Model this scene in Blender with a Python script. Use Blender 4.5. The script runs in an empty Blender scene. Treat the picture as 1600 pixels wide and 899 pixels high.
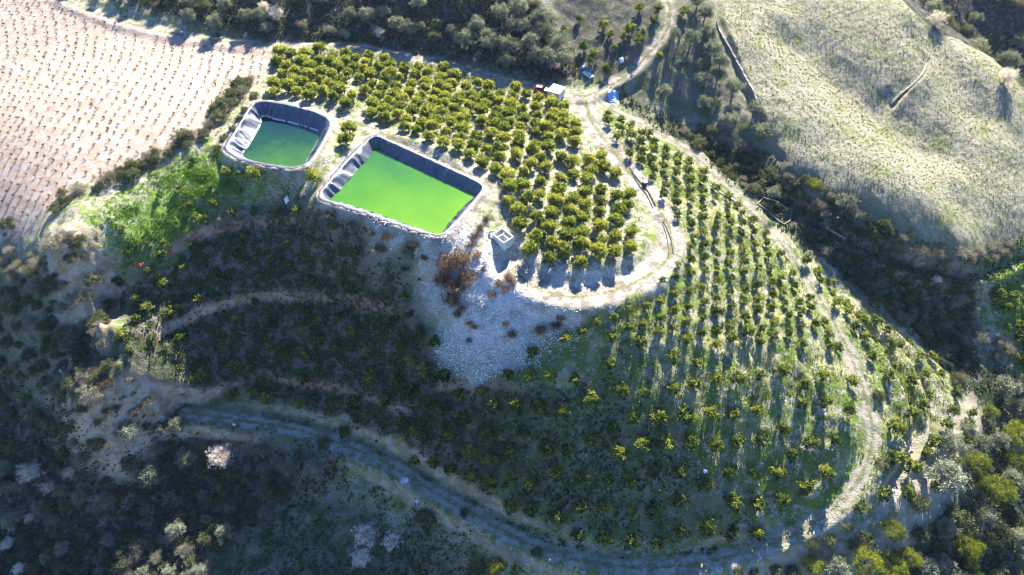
import bpy, math, random
import numpy as np
from mathutils import Vector, Matrix

R = math.radians
random.seed(7)
rng = np.random.default_rng(11)
scene = bpy.context.scene
col = scene.collection

# ---------------------------------------------------------------- camera, sky, sun, exposure
CAM_H, PITCH, FPX = 100.0, 48.0, 1067.0          # height over the orchard, degrees below horizontal, focal length in photo pixels
cam_data = bpy.data.cameras.new("camera")
cam_data.sensor_width = 36.0
cam_data.lens = 36.0 * FPX / 1600.0
cam_data.clip_start, cam_data.clip_end = 1.0, 9000.0
cam = bpy.data.objects.new("camera", cam_data)
cam.location = (0, 0, CAM_H)
cam.rotation_euler = (R(90 - PITCH), 0, 0)
col.objects.link(cam)
scene.camera = cam

SUN_ELEV, SUN_AZ = 35.5, 16.0                     # azimuth measured to the right of the view direction (+Y)
world = bpy.data.worlds.new("World")
scene.world = world
world.use_nodes = True
wn = world.node_tree
bg = wn.nodes["Background"]
sky = wn.nodes.new("ShaderNodeTexSky")
sky.sky_type = 'NISHITA'
sky.sun_disc = False
sky.sun_elevation = R(SUN_ELEV)
sky.sun_rotation = R(SUN_AZ)
sky.altitude = 300
sky.air_density = 1.2
sky.dust_density = 0.3
sky.ozone_density = 3.0
tone = wn.nodes.new("ShaderNodeMix")               # a clear winter sky, a little bluer than the model's
tone.data_type = 'RGBA'; tone.blend_type = 'MULTIPLY'
tone.inputs[0].default_value = 1.0
tone.inputs[7].default_value = (0.60, 0.92, 1.5, 1.0)
wn.links.new(sky.outputs[0], tone.inputs[6])
wn.links.new(tone.outputs[2], bg.inputs[0])
bg.inputs[1].default_value = 0.05
sun_data = bpy.data.lights.new("sun", 'SUN')
sun_data.energy = 5.0
sun_data.angle = R(0.5)
sun_data.color = (1.0, 0.95, 0.86)
sun = bpy.data.objects.new("sun", sun_data)
sdir = Vector((math.sin(R(SUN_AZ)) * math.cos(R(SUN_ELEV)), math.cos(R(SUN_AZ)) * math.cos(R(SUN_ELEV)), math.sin(R(SUN_ELEV))))
sun.rotation_euler = (-sdir).to_track_quat('-Z', 'Y').to_euler()
sun.location = sdir * 500
col.objects.link(sun)
scene.view_settings.view_transform = 'Standard'
scene.view_settings.look = 'None'
scene.view_settings.gamma = 1.0
scene.view_settings.use_curve_mapping = False
scene.cycles.filter_width = 1.0
scene.view_settings.exposure = 2.08

# ---------------------------------------------------------------- helpers: pixels of the photo -> points of the place
_cp, _sp = math.cos(R(PITCH)), math.sin(R(PITCH))
def ray(px, py):
    px = np.asarray(px, float); py = np.asarray(py, float)
    x = (px - 800) / FPX; y = -(py - 449.5) / FPX
    return np.stack([x, _cp + y * _sp, -_sp + y * _cp], -1)
def on_level(px, py, z):
    d = ray(px, py)
    t = (np.asarray(z, float) - CAM_H) / d[..., 2]
    return d[..., :2] * t[..., None]

def smooth(a, b, x):
    t = np.clip((x - a) / (b - a), 0, 1)
    return t * t * (3 - 2 * t)

def _hash(ix, iy, seed):
    h = (ix.astype(np.int64) * 374761393 + iy.astype(np.int64) * 668265263 + seed * 974634777) & 0xFFFFFFFF
    h = ((h ^ (h >> 13)) * 1274126177) & 0xFFFFFFFF
    return ((h ^ (h >> 16)) & 0xFFFF) / 65535.0
def vnoise(x, y, scale, seed):
    x = x / scale; y = y / scale
    ix = np.floor(x); iy = np.floor(y)
    fx = x - ix; fy = y - iy
    fx = fx * fx * (3 - 2 * fx); fy = fy * fy * (3 - 2 * fy)
    a = _hash(ix, iy, seed); b = _hash(ix + 1, iy, seed); c = _hash(ix, iy + 1, seed); d = _hash(ix + 1, iy + 1, seed)
    return (a + (b - a) * fx) * (1 - fy) + (c + (d - c) * fx) * fy - 0.5
def fbm(x, y, scale, seed, n=4):
    s = 0; a = 1.0
    for k in range(n):
        s = s + a * vnoise(x + 17.3 * k, y - 9.1 * k, scale, seed + k); scale *= 0.5; a *= 0.5
    return s

# ---------------------------------------------------------------- terrain: heights (m, orchard level = 0) seen at pixels of the photo
CP = [
 # plateau with reservoirs and orchard
 (345,240,0.3),(395,158,1),(520,190,0.6),(480,268,0),(582,212,0.4),(757,290,0.2),(690,370,-0.3),(497,306,-0.3),
 (450,82,2),(540,130,1),(620,88,0),(800,128,-2),(870,150,-2.6),(640,190,0.4),(800,230,-1),(900,250,-3),(975,390,-5.5),(880,430,-4.5),(800,300,-0.8),(870,350,-2.8),
 (760,350,-1),
 # upper track and hairpin
 (915,170,-3),(965,250,-4.6),(1030,330,-7),(1055,390,-8),(1000,440,-8),(900,465,-6.6),(820,455,-5),(850,432,-4.6),(815,412,-3.6),
 # gravel slope
 (720,410,-2.6),(640,390,-3.2),(560,350,-2.5),(790,480,-7),(700,480,-8.1),(740,565,-15),(840,525,-11),
 # ring track
 (940,160,-3),(1010,195,-5),(1090,250,-9),(1230,400,-15),(1290,480,-17.5),(1335,560,-20),(1362,650,-23.5),(1350,740,-27),(1290,800,-30.8),(1150,868,-35),(950,885,-37.5),(800,840,-36.2),(680,770,-35.2),(580,712,-34.6),(450,665,-34.4),(310,645,-33),
 # lower slope of the spur
 (1150,330,-10),(1150,450,-12.5),(1050,300,-6.8),(1200,560,-16.5),(1000,600,-16.6),(1000,750,-28),(1180,700,-24.3),(1100,520,-13.5),(880,620,-18.5),(850,740,-28.5),
 (450,305,-3.3),(450,380,-10.1),(450,470,-18),(450,560,-26),(620,560,-20.5),(620,470,-13),(560,400,-9),(620,640,-27),
 (300,300,-3.0),(340,275,-1.5),(300,380,-10),(280,470,-18),(300,560,-26),
 # below the ring
 (480,880,-46),(600,850,-44),(720,890,-43),(350,760,-42),(250,690,-37),(300,899,-49),(880,899,-39),(1100,899,-37.6),(1250,890,-37.3),
 (1440,570,-25.5),(1500,650,-30),(1400,700,-27),(1480,720,-31),(1390,790,-29.3),(1345,840,-33),(1410,860,-36.5),(1470,790,-33.5),
 # gully and stream to the right of the spur
 (960,158,-4.6),(1050,185,-8),(1150,262,-11.5),(1250,320,-14),(1330,390,-17.5),(1430,470,-25),(1500,560,-33),(1550,640,-37),(1590,740,-41.5),(1560,800,-41),(1500,880,-42),(1600,880,-45),
 (1540,440,-24),(1590,470,-27),(1600,560,-33),(1210,335,-13.3),
 # right hand hill
 (1115,0,6.5),(1130,80,2.5),(1190,190,-3.3),(1235,255,-6.5),(1300,295,-8),(1370,345,-10.8),(1440,378,-13),(1510,385,-14.5),(1585,330,-15),
 (1350,200,-5),(1300,30,3.8),(1250,130,-.2),(1480,250,-8),(1400,100,-.5),(1500,75,.3),(1400,0,5),(1600,150,-6),(1600,240,-11),
 (1180,240,-9.7),(1290,320,-10.8),(1440,415,-17.2),(1090,130,-3),(1530,415,-18),
 # valley and wooded slope behind that hill
 (1620,160,-40),(1570,75,-30),(1500,20,-20.8),(1610,0,-17.3),
 # hillside behind the orchard
 (560,74,0.8),(700,98,-1),(860,140,-2.8),(700,40,4.5),(700,0,9),(850,60,3),(850,0,8.5),(560,20,6),(560,0,8),(400,40,4),(400,0,9),(250,0,7),(990,110,0.6),(1040,60,4),(1045,0,9),(930,30,5),
 # left field and ridge
 (430,78,2.2),(300,58,3),(200,40,3),(90,0,4),(0,0,2),(200,130,3),(330,205,1.8),(100,200,1.5),(0,200,-1.5),(205,262,0),(100,300,-1),(0,300,-5),(0,370,-9),(85,340,-3),
 (105,400,-3.6),(130,480,-6.8),(146,530,-9.8),(115,600,-16.5),(50,450,-12.5),(0,450,-16),(40,530,-20),(0,600,-31),(50,610,-28),
 (190,480,-18.5),(172,560,-25),(205,610,-30),(200,400,-7.5),(160,420,-9),(220,340,-4),
 (100,700,-36),(0,720,-41),(100,800,-44),(0,899,-53),(180,760,-41),(200,899,-50),
]
WP = [(-300,60,-30),(-300,200,0),(-300,330,10),(-120,420,30),(80,420,28),(330,420,30),(340,240,-30),(300,120,-45),(230,30,-55),(100,0,-48),(0,-10,-52),(-120,0,-62),(-230,20,-60)]
_c = np.array(CP, float)
P2 = np.vstack([on_level(_c[:,0], _c[:,1], _c[:,2]), np.array(WP)[:, :2]])
PZ = np.concatenate([_c[:,2], np.array(WP)[:,2]])
def _phi(r2): return np.where(r2 > 0, 0.5 * r2 * np.log(np.maximum(r2, 1e-12)), 0.0)
def tps_fit(P, Z, lam=0.002):
    n = len(P); S = P / 100.0
    d2 = ((S[:, None] - S[None]) ** 2).sum(-1)
    A = np.zeros((n + 3, n + 3)); A[:n, :n] = _phi(d2) + lam * np.eye(n)
    A[:n, n] = 1; A[:n, n+1:] = S; A[n, :n] = 1; A[n+1:, :n] = S.T
    return np.linalg.solve(A, np.concatenate([Z, np.zeros(3)]))
_w = tps_fit(P2, PZ)
def tps(x, y):
    x = np.clip(x, -300, 340) / 100.0; y = np.clip(y, -10, 420) / 100.0
    out = np.zeros_like(x); f, o = x.ravel(), out.ravel()
    fy = y.ravel(); S = P2 / 100.0; n = len(S)
    for a in range(0, len(f), 20000):
        b = slice(a, a + 20000)
        d2 = (f[b, None] - S[None, :, 0]) ** 2 + (fy[b, None] - S[None, :, 1]) ** 2
        o[b] = _phi(d2) @ _w[:n] + _w[n] + _w[n+1] * f[b] + _w[n+2] * fy[b]
    return o.reshape(x.shape)

def ax(segs):
    v = [segs[0][0]]
    for a, b, s0, s1 in segs:
        x = a
        while x < b - 1e-6:
            t = (x - a) / (b - a); x = x + s0 + (s1 - s0) * t
            v.append(min(x, b))
    return np.array(v)
XS = ax([(-3000,-330,600,60),(-330,-200,6,1.2),(-200,-115,1.2,.45),(-115,120,.45,.45),(120,260,.45,1.2),(260,380,1.2,8),(380,3000,60,600)])
YS = ax([(-1500,-20,400,10),(-20,36,6,.5),(36,130,.42,.42),(130,215,.5,.7),(215,330,.8,2),(330,430,2,10),(430,4000,60,700)])
GX, GY = np.meshgrid(XS, YS)            # rows: y
SUB = 3
_cx, _cy = np.meshgrid(XS[::SUB], YS[::SUB])
def grid_interp(xs, ys, Z, x, y):
    i = np.clip(np.searchsorted(xs, x) - 1, 0, len(xs) - 2); j = np.clip(np.searchsorted(ys, y) - 1, 0, len(ys) - 2)
    fx = np.clip((x - xs[i]) / (xs[i+1] - xs[i]), 0, 1); fy = np.clip((y - ys[j]) / (ys[j+1] - ys[j]), 0, 1)
    return (Z[j, i] * (1-fx) + Z[j, i+1] * fx) * (1-fy) + (Z[j+1, i] * (1-fx) + Z[j+1, i+1] * fx) * fy
BASE = tps(GX, GY)
H = BASE.copy()
def gz(x, y): return grid_interp(XS, YS, H, np.asarray(x, float), np.asarray(y, float))
def bz(x, y): return grid_interp(XS, YS, BASE, np.asarray(x, float), np.asarray(y, float))
def pick(px, py, up=0.0, fn=None):
    """The point of the ground that the photo shows at a pixel (up: for something that height over the ground)."""
    fn = fn or gz
    d = ray(px, py); shape = d.shape[:-1]; d = d.reshape(-1, 3)
    up = np.broadcast_to(np.asarray(up, float), shape).reshape(-1)
    t = (45 - CAM_H) / d[:, 2]; done = np.zeros(len(d), bool)
    lo = t.copy()
    for k in range(900):
        z = CAM_H + d[:, 2] * t
        hit = z < fn(d[:, 0] * t, d[:, 1] * t) + up
        done |= hit
        if done.all(): break
        lo = np.where(done, lo, t); t = np.where(done, t, t + 0.8)
    hi = t
    for k in range(14):
        m = 0.5 * (lo + hi); hit = CAM_H + d[:, 2] * m < fn(d[:, 0] * m, d[:, 1] * m) + up
        hi = np.where(hit, m, hi); lo = np.where(hit, lo, m)
    return np.stack([d[:, 0] * hi, d[:, 1] * hi], -1).reshape(shape + (2,))
def W(pts, fn=None):
    a = np.array(pts, float); return pick(a[:, 0], a[:, 1], 0.0, fn or bz)

def densify(P, step=1.0, closed=False):
    """Catmull-Rom through the points."""
    P = np.asarray(P, float); n = len(P); out = []
    for i in range(n if closed else n - 1):
        if closed: a, b, c, d = P[(i-1) % n], P[i], P[(i+1) % n], P[(i+2) % n]
        else: a, b, c, d = P[max(i-1, 0)], P[i], P[i+1], P[min(i+2, n-1)]
        k = max(1, int(np.hypot(*(c - b)[:2]) / step))
        for t in np.arange(k) / k:
            out.append(0.5 * ((2*b) + (c-a)*t + (2*a-5*b+4*c-d)*t*t + (3*b-a-3*c+d)*t**3))
    if not closed: out.append(P[-1])
    return np.array(out)
def line_dist(P, pad, vals=None, X=None, Y=None):
    """Distance of the grid points to a polyline within pad (elsewhere 1e9), the side (+ = left of travel) and a value carried along it."""
    X = GX if X is None else X; Y = GY if Y is None else Y
    D = np.full(X.shape, 1e9); S = np.zeros(X.shape); V = np.zeros(X.shape)
    for i in range(len(P) - 1):
        a, b = P[i, :2], P[i+1, :2]
        i0, i1 = np.searchsorted(XS, min(a[0], b[0]) - pad), np.searchsorted(XS, max(a[0], b[0]) + pad)
        j0, j1 = np.searchsorted(YS, min(a[1], b[1]) - pad), np.searchsorted(YS, max(a[1], b[1]) + pad)
        if i1 <= i0 or j1 <= j0: continue
        sl = (slice(j0, j1), slice(i0, i1)); x, y = X[sl], Y[sl]
        e = b - a; L2 = max(e @ e, 1e-9)
        t = np.clip(((x - a[0]) * e[0] + (y - a[1]) * e[1]) / L2, 0, 1)
        d = np.hypot(x - a[0] - t * e[0], y - a[1] - t * e[1])
        m = d < D[sl]
        D[sl] = np.where(m, d, D[sl])
        S[sl] = np.where(m, np.sign(e[0] * (y - a[1]) - e[1] * (x - a[0])), S[sl])
        if vals is not None: V[sl] = np.where(m, vals[i] * (1 - t) + vals[i+1] * t, V[sl])
    return D, S, V
def inside(P, X, Y):
    P = np.asarray(P); r = np.zeros(X.shape, bool)
    for i in range(len(P)):
        (x0, y0), (x1, y1) = P[i][:2], P[i-1][:2]
        if y0 == y1: continue
        r ^= ((y0 > Y) != (y1 > Y)) & (X < (x1 - x0) * (Y - y0) / (y1 - y0) + x0)
    return r
def area(P, soft=1.5, wob=2.0, wscale=5.0, seed=3):
    """Soft mask (0..1) of a polygon with a wobbly edge."""
    wx = GX + wob * fbm(GX, GY, wscale, seed, 3); wy = GY + wob * fbm(GX, GY, wscale, seed + 50, 3)
    P = np.asarray(P)
    ins = inside(P, wx, wy)
    if soft <= 0: return ins.astype(float)
    D, _, _ = line_dist(np.vstack([P, P[:1]]), soft + wob + 1)
    D = np.minimum(D, soft)
    return np.clip(np.where(ins, 0.5 + 0.5 * D / soft, 0.5 - 0.5 * D / soft), 0, 1)

# --- zones of the ground (outlines follow the photo, laid on the terrain)
Z_FIELD = W([(-60,-40),(60,-10),(200,40),(300,58),(432,78),(420,108),(372,165),(327,205),(285,228),(205,262),(130,288),(85,335),(40,372),(-60,400)])
Z_GRAVEL = W([(672,392),(690,376),(752,352),(775,385),(808,392),(900,432),(1010,420),(1030,440),(925,472),(885,500),(840,532),(790,560),(745,577),(700,568),(684,530),(698,500),(676,474),(664,440)])
Z_SPILL = W([(490,320),(560,340),(690,374),(700,420),(690,500),(660,470),(620,432),(560,380),(500,347)])
Z_HILL = W([(1100,-30),(1120,30),(1150,110),(1190,190),(1232,262),(1300,296),(1370,340),(1440,382),(1500,392),(1570,372),(1620,330),(1640,150),(1560,105),(1500,70),(1400,0),(1380,-30)])
Z_BACKWOOD = W([(100,-30),(240,22),(330,45),(430,66),(560,70),(700,92),(850,130),(905,125),(915,95),(880,60),(838,0),(838,-40)])
Z_LEFTWOOD = W([(-80,560),(30,590),(120,640),(190,605),(285,640),(300,665),(420,690),(540,715),(430,780),(340,860),(330,960),(-120,960)])
Z_GULLY = W([(960,150),(1010,170),(1100,200),(1180,240),(1240,275),(1300,300),(1440,390),(1520,400),(1600,370),(1600,420),(1530,450),(1540,560),(1600,600),(1600,960),(1360,900),(1490,780),(1530,640),(1440,540),(1330,450),(1230,365),(1160,300),(1080,235),(1000,185)])
Z_PATCH = W([(150,345),(235,285),(300,240),(345,255),(420,290),(330,330),(240,395),(180,420)])
Z_CLIFF = W([(85,360),(150,370),(150,430),(160,520),(150,560),(110,590),(95,540),(110,480),(95,430)])
Z_LOWGRASS = W([(320,780),(430,740),(540,760),(700,830),(760,899),(700,960),(300,960)])
Z_ORCHARD = W([(440,82),(540,76),(700,100),(870,150),(905,190),(960,260),(1010,330),(1005,400),(905,432),(850,415),(800,390),(770,300),(590,200),(530,175),(410,140)])
Z_SPUR = W([(930,160),(1010,205),(1100,265),(1230,380),(1340,480),(1450,560),(1520,640),(1480,760),(1330,820),(1150,855),(950,860),(800,800),(640,720),(450,640),(320,620),(180,540),(220,420),(440,330),(500,350),(690,500),(700,570),(760,580),(900,500),(1000,450),(1060,400),(1010,290),(960,220)])

T_RING = W([(925,152),(952,170),(1010,196),(1085,244),(1140,300),(1205,362),(1245,415),(1290,480),(1330,555),(1358,640),(1362,690),(1345,745),(1290,805),(1230,840),(1150,868),(1050,886),(950,884),(870,866),(800,836),(735,800),(680,770),(630,738),(580,712),(520,690),(450,668),(380,660),(315,648),(283,640)])
T_UPPER = W([(915,158),(925,190),(950,225),(985,270),(1020,312),(1042,350),(1050,385),(1035,415),(1000,438),(950,456),(900,466),(855,458),(825,440),(800,415)])
T_BACK = W([(60,-20),(130,12),(240,45),(330,62),(430,71),(500,70),(560,74),(640,90),(700,99),(780,124),(860,141),(915,152)])
T_NORTH = W([(915,152),(945,143),(985,112),(1015,82),(1038,55),(1047,25),(1040,-20)])
T_GULLY = W([(1205,362),(1245,345),(1290,365),(1350,395),(1420,418),(1480,436),(1540,440),(1575,425),(1610,400)])
T_RESV = W([(520,180),(575,200),(640,225),(720,262),(775,290),(782,310)])
T_TOPSLOPE = W([(1120,0),(1125,40),(1150,90),(1185,170)])
TRACKS = [  # line, half width of the bench, blend to the slope, half width of the bare ground, strength of bareness
 (T_RING, 1.8, 2.4, 1.3, .86), (T_UPPER, 2.6, 3.0, 3.0, 1.0), (T_BACK, 1.7, 2.6, 1.5, 0.9), (T_NORTH, 1.5, 2.2, 1.4, 1.0),
 (T_GULLY, 0.8, 1.6, 0.5, 0.3), (T_RESV, 1.2, 2.0, 1.5, 0.8)]

ROUGH = 0.9 * fbm(GX, GY, 9, 21, 3) + 0.5 * fbm(GX, GY, 2.6, 31, 3)
flat = area(Z_ORCHARD, 4, 0) + area(Z_FIELD, 6, 0)
hillm = area(Z_HILL, 4, 1)
near = (np.abs(GX) < 400) & (GY < 450)
H = H + np.where(near, ROUGH * (1.0 - 0.75 * np.clip(flat, 0, 1)) * (1 - 0.5 * hillm), 0)
# steeper banks and terrace steps: polyline, height of the step, width of the tread; uphill side on the left of travel when +
B_RED = [
 (W([(640,492),(560,478),(480,468),(420,465),(360,475),(310,492),(265,515),(215,545)]), 0.9, 4.0, -1),
 (W([(500,352),(450,350),(400,352),(345,362),(300,375),(268,400),(255,425)]), 0.8, 3.5, -1),
 (W([(400,592),(350,608),(310,628),(290,640)]), 0.7, 3.5, -1),
 (W([(660,620),(720,610),(800,612),(850,625)]), 0.4, 3.0, 1),
 (W([(660,660),(560,620),(480,605),(400,592)]), 0.5, 3.0, -1),
]
B_TERR = [
 (W([(1290,452),(1340,500),(1385,560),(1420,630),(1425,690),(1400,740),(1365,790)]), 1.5, 3.0, -1),
 (W([(1330,468),(1385,520),(1435,590),(1455,650),(1450,700),(1420,760)]), 1.5, 3.0, -1),
 (W([(1370,490),(1440,560),(1480,620),(1492,680),(1475,740)]), 1.4, 2.6, -1),
 (W([(1190,500),(1250,560),(1290,640),(1290,700),(1255,760),(1190,810)]), 0.35, 2.5, -1),
 (W([(1120,500),(1180,560),(1215,630),(1215,700),(1170,760),(1100,800)]), 0.3, 2.5, -1),
]
B_HILL = [(W([(1440,60),(1452,85),(1440,115),(1410,145),(1392,165)]), 1.0, 5.0, 1), (W([(1120,20),(1150,92),(1190,185),(1235,260)]), 0.7, 3.0, 1)]
redm = np.zeros_like(H)
for k, (P, A, w, side) in enumerate(B_RED + B_TERR + B_HILL):
    P = densify(P, 1.5); D, S, _ = line_dist(P, w + 1)
    d = D * S * side + 0.5 * vnoise(GX, GY, 3, 90 + k)
    dz = np.where(d < 0, -A * np.clip(1 + d / w, 0, 1), np.where(d < 0.9, -A + 1.7 * A * d / 0.9, 0.7 * A * np.clip(1 - (d - 0.9) / w, 0, 1)))
    ends = np.minimum(np.hypot(GX - P[0,0], GY - P[0,1]), np.hypot(GX - P[-1,0], GY - P[-1,1]))
    H = H + np.where(D < w + 1, dz, 0) * smooth(0, 6, ends)
    if k < len(B_RED): redm = np.maximum(redm, np.where(D < 3, smooth(1.6, 0.3, np.abs(d - 0.5)), 0) * smooth(0, 5, ends))
P = densify(W([(92,350),(104,385),(120,430),(132,475),(146,525),(140,560)]), 1.5); D, S, _ = line_dist(P, 12)
H = H + np.where(D < 12, 2.2 * np.exp(-(D / 4.5) ** 2), 0) * smooth(0, 6, np.minimum(np.hypot(GX - P[0,0], GY - P[0,1]), np.hypot(GX - P[-1,0], GY - P[-1,1])))
# the rocky drop on the right of the left ridge
P = densify(W([(150,395),(150,440),(152,480),(158,520),(160,550),(148,575)]), 1.0)
D, S, _ = line_dist(P, 8)
dd = D * S + 0.7 * vnoise(GX, GY, 2.0, 71)
en = smooth(0, 5, np.minimum(np.hypot(GX - P[0,0], GY - P[0,1]), np.hypot(GX - P[-1,0], GY - P[-1,1])))
H = H + np.where(D < 8, np.where(dd < 0, 0.7 * np.clip(1 + dd / 6, 0, 1), np.where(dd < 1.0, 0.7 - 2.3 * dd / 1.0, -1.6 * np.clip(1 - (dd - 1.0) / 6, 0, 1))), 0) * en
for P, A, w in ((W([(1215,20),(1270,75),(1330,130),(1390,170),(1440,215),(1500,280)]), 3.8, 11.0), (W([(1420,20),(1480,90),(1530,160),(1570,230)]), 3.0, 9.0), (W([(1230,200),(1290,225),(1340,245)]), 1.2, 7.0)):
    P = densify(P, 1.5); D, S, _ = line_dist(P, 2 * w)
    ends = np.minimum(np.hypot(GX - P[0,0], GY - P[0,1]), np.hypot(GX - P[-1,0], GY - P[-1,1]))
    H = H - np.where(D < 2 * w, A * np.exp(-(D / w) ** 2 * 1.6), 0) * smooth(0, 14, ends)
_cl = area(W([(70,380),(160,380),(180,480),(175,560),(215,610),(280,645),(240,690),(120,670),(60,600),(90,500)]), 3, 3, 33)
H = H + _cl * (1.3 * vnoise(GX, GY, 3.4, 95) + .9 * (.5 - 2 * np.abs(vnoise(GX, GY, 2.2, 96))) + .5 * vnoise(GX, GY, 1.1, 97))
# tracks cut into the slope
trackm = np.zeros_like(H); rutm = np.zeros_like(H)
TR = []
for k, (P, hw, bl, bw, st) in enumerate(TRACKS):
    P = densify(P, 1.2)
    z = bz(P[:, 0], P[:, 1])
    for _ in range(3): z = np.convolve(np.pad(z, 6, mode='edge'), np.ones(13) / 13, 'valid')
    TR.append((P, z))
    D, S, V = line_dist(P, hw + bl + 1, z)
    w_ = smooth(hw + bl, hw, D)
    H = H * (1 - w_) + (V + 0.10 * vnoise(GX, GY, 2, 40) + 0.05 * vnoise(GX, GY, .9, 41) - 0.06 * (smooth(.35, .05, np.abs(D - .8)))) * w_
    trackm = np.maximum(trackm, st * np.where(D < 8, smooth(bw + 0.6, bw - 0.6, D + 1.5 * vnoise(GX, GY, 2.8, 60 + k) + .8 * vnoise(GX, GY, 1.1, 80 + k)), 0))
    rutm = np.maximum(rutm, np.where(D < 3, smooth(.55, .25, D + .25 * vnoise(GX, GY, 1.6, 65)), 0))

trackm = np.maximum(trackm, .95 * area(W([(878,150),(915,146),(936,160),(934,190),(950,232),(975,275),(960,268),(930,215),(905,182)]), 1.5, 2, 23))
trackm = np.maximum(trackm, .8 * area(W([(905,430),(865,418),(825,398),(800,405),(800,435),(830,470),(905,482)]), 2, 4, 31))
trackm = np.maximum(trackm, .75 * area(W([(1300,832),(1345,795),(1395,748),(1440,700),(1480,655),(1520,615),(1532,660),(1500,730),(1480,785),(1400,812),(1330,850),(1250,868),(1150,890),(1230,862)]), 2.5, 7, 25))
# reservoirs: outline (top of the bank), rim height, water depth below the rim
RES_S = on_level(*np.array([(352,232),(372,200),(394,163),(408,158),(450,165),(492,176),(512,186),(516,194),(506,216),(488,246),(476,258),(455,262),(410,255),(370,246)], float).T, 1.6)
RES_L = on_level(*np.array([(579,216),(588,213),(670,250),(748,286),(755,293),(748,304),(722,334),(694,364),(682,367),(640,355),(570,330),(505,311),(499,304),(512,288),(545,250)], float).T, 0.8)
def poly_normals(P):
    A = 0.5 * np.sum(P[:,0] * np.roll(P[:,1], -1) - np.roll(P[:,0], -1) * P[:,1])
    if A < 0: P = P[::-1]
    t = np.roll(P, -1, 0) - np.roll(P, 1, 0); t /= np.linalg.norm(t, axis=1)[:, None]
    return P, np.stack([t[:,1], -t[:,0]], -1)      # counter-clockwise outline, outward normals
def round_outline(pts, k):
    q = np.vstack([pts, pts[:1]]); L = np.concatenate([[0], np.cumsum(np.linalg.norm(np.diff(q, axis=0), axis=1))])
    n = int(L[-1] / .35); t = np.arange(n) * L[-1] / n
    P = np.stack([np.interp(t, L, q[:, 0]), np.interp(t, L, q[:, 1])], -1)
    for _ in range(2): P = sum(np.roll(P, i, 0) for i in range(-k // 2 + 1, k // 2 + 1)) / len(range(-k // 2 + 1, k // 2 + 1))
    return P
RES = []
for pts, rim, depth, inset, floor_ in ((RES_S, 1.6, 2.9, 2.9, 5.5), (RES_L, 0.8, 2.0, 2.1, 5.0)):
    P = round_outline(pts, 9 if rim > 1 else 5); P, N = poly_normals(P)
    RES.append((P, N, rim, depth, inset, floor_))
    D, S, _ = line_dist(np.vstack([P, P[:1]]), 30)
    ins = inside(P, GX, GY)
    out = np.where(ins, -D, D)
    berm = rim - 0.02 - np.maximum(out - 1.1, 0) * (0.8 + .08 * np.clip(out, 0, 10))
    H = np.where(out < 16, np.maximum(H, np.where(out > -0.6, berm, H)), H)
    H = np.where((out < 3.5) & (out > -0.6), np.minimum(H, np.maximum(rim + np.maximum(out - 1.2, 0) * .5, rim - .02)), H)
    H = np.where(ins, np.minimum(H, rim - np.clip(0.4 + D * 2.2, 0.0, floor_ + 1.5)), H)
bermm = np.zeros_like(H)

# --- ground cover masks
field = area(Z_FIELD, 1.5, 3); gravel = area(Z_GRAVEL, 3.5, 7, 7); gravel = np.maximum(gravel, area(Z_SPILL, 4, 6, 8) * smooth(-.15, .35, fbm(GX, GY, 5, 91, 4)) * .75); hill = area(Z_HILL, 1.5, 3)
wood = np.maximum(area(Z_BACKWOOD, 2, 3), area(Z_LEFTWOOD, 4, 5)); gully = area(Z_GULLY, 3, 4)
patch = area(Z_PATCH, 3, 6); patch2 = np.maximum(area(W([(1540,440),(1575,420),(1600,390),(1640,400),(1640,600),(1600,590),(1570,520)]), 3, 4, 27), area(W([(1347,705),(1352,722),(1325,768),(1292,796),(1286,786),(1322,740)]), .8, 1, 29)); cliff = area(Z_CLIFF, 2, 4); lowgrass = area(Z_LOWGRASS, 5, 6); orch = area(Z_ORCHARD, 2, 2); spur = area(Z_SPUR, 2, 3)
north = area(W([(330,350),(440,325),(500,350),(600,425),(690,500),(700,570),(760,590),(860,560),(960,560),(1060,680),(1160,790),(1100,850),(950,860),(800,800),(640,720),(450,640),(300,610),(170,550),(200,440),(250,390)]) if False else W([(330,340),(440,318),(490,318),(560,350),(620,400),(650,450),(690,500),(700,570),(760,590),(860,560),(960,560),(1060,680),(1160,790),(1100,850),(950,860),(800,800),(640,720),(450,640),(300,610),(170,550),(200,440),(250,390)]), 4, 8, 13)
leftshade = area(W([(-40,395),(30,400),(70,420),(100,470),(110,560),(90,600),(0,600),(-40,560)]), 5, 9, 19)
plot = area(W([(850,-20),(1040,-20),(1030,50),(1000,95),(940,135),(905,100),(880,60)]), 3, 4, 15); flank = area(W([(1060,-20),(1110,-20),(1140,110),(1190,195),(1240,262),(1200,262),(1090,190),(960,140),(1000,110)]), 3, 4, 17)  # flank: wood-floor tone darkens this slope, shade put into its colour
farwood = np.where((GX > 120) & (GY > 190), 1.0, 0.0) * (1 - hill)
for (P, N, rim, depth, inset, floor_) in RES:
    D, S, _ = line_dist(np.vstack([P, P[:1]]), 6); bermm = np.maximum(bermm, smooth(3.2, 0.8, D + 1.2 * vnoise(GX, GY, 2, 77)))
bermm *= 1.1
noberm = np.ones_like(H)
for (P, N, rim, depth, inset, floor_) in RES:
    D, S, _ = line_dist(np.vstack([P, P[:1]]), 20); noberm = np.minimum(noberm, smooth(12, 18, D))
_g = np.gradient(H, axis=0) / np.gradient(GY, axis=0); _gx = np.gradient(H, axis=1) / np.gradient(GX, axis=1)
slope = np.hypot(_g, _gx)
NRM = np.stack([-_gx, -_g, np.ones_like(H)], -1); NRM /= np.linalg.norm(NRM, axis=-1)[..., None]

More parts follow.
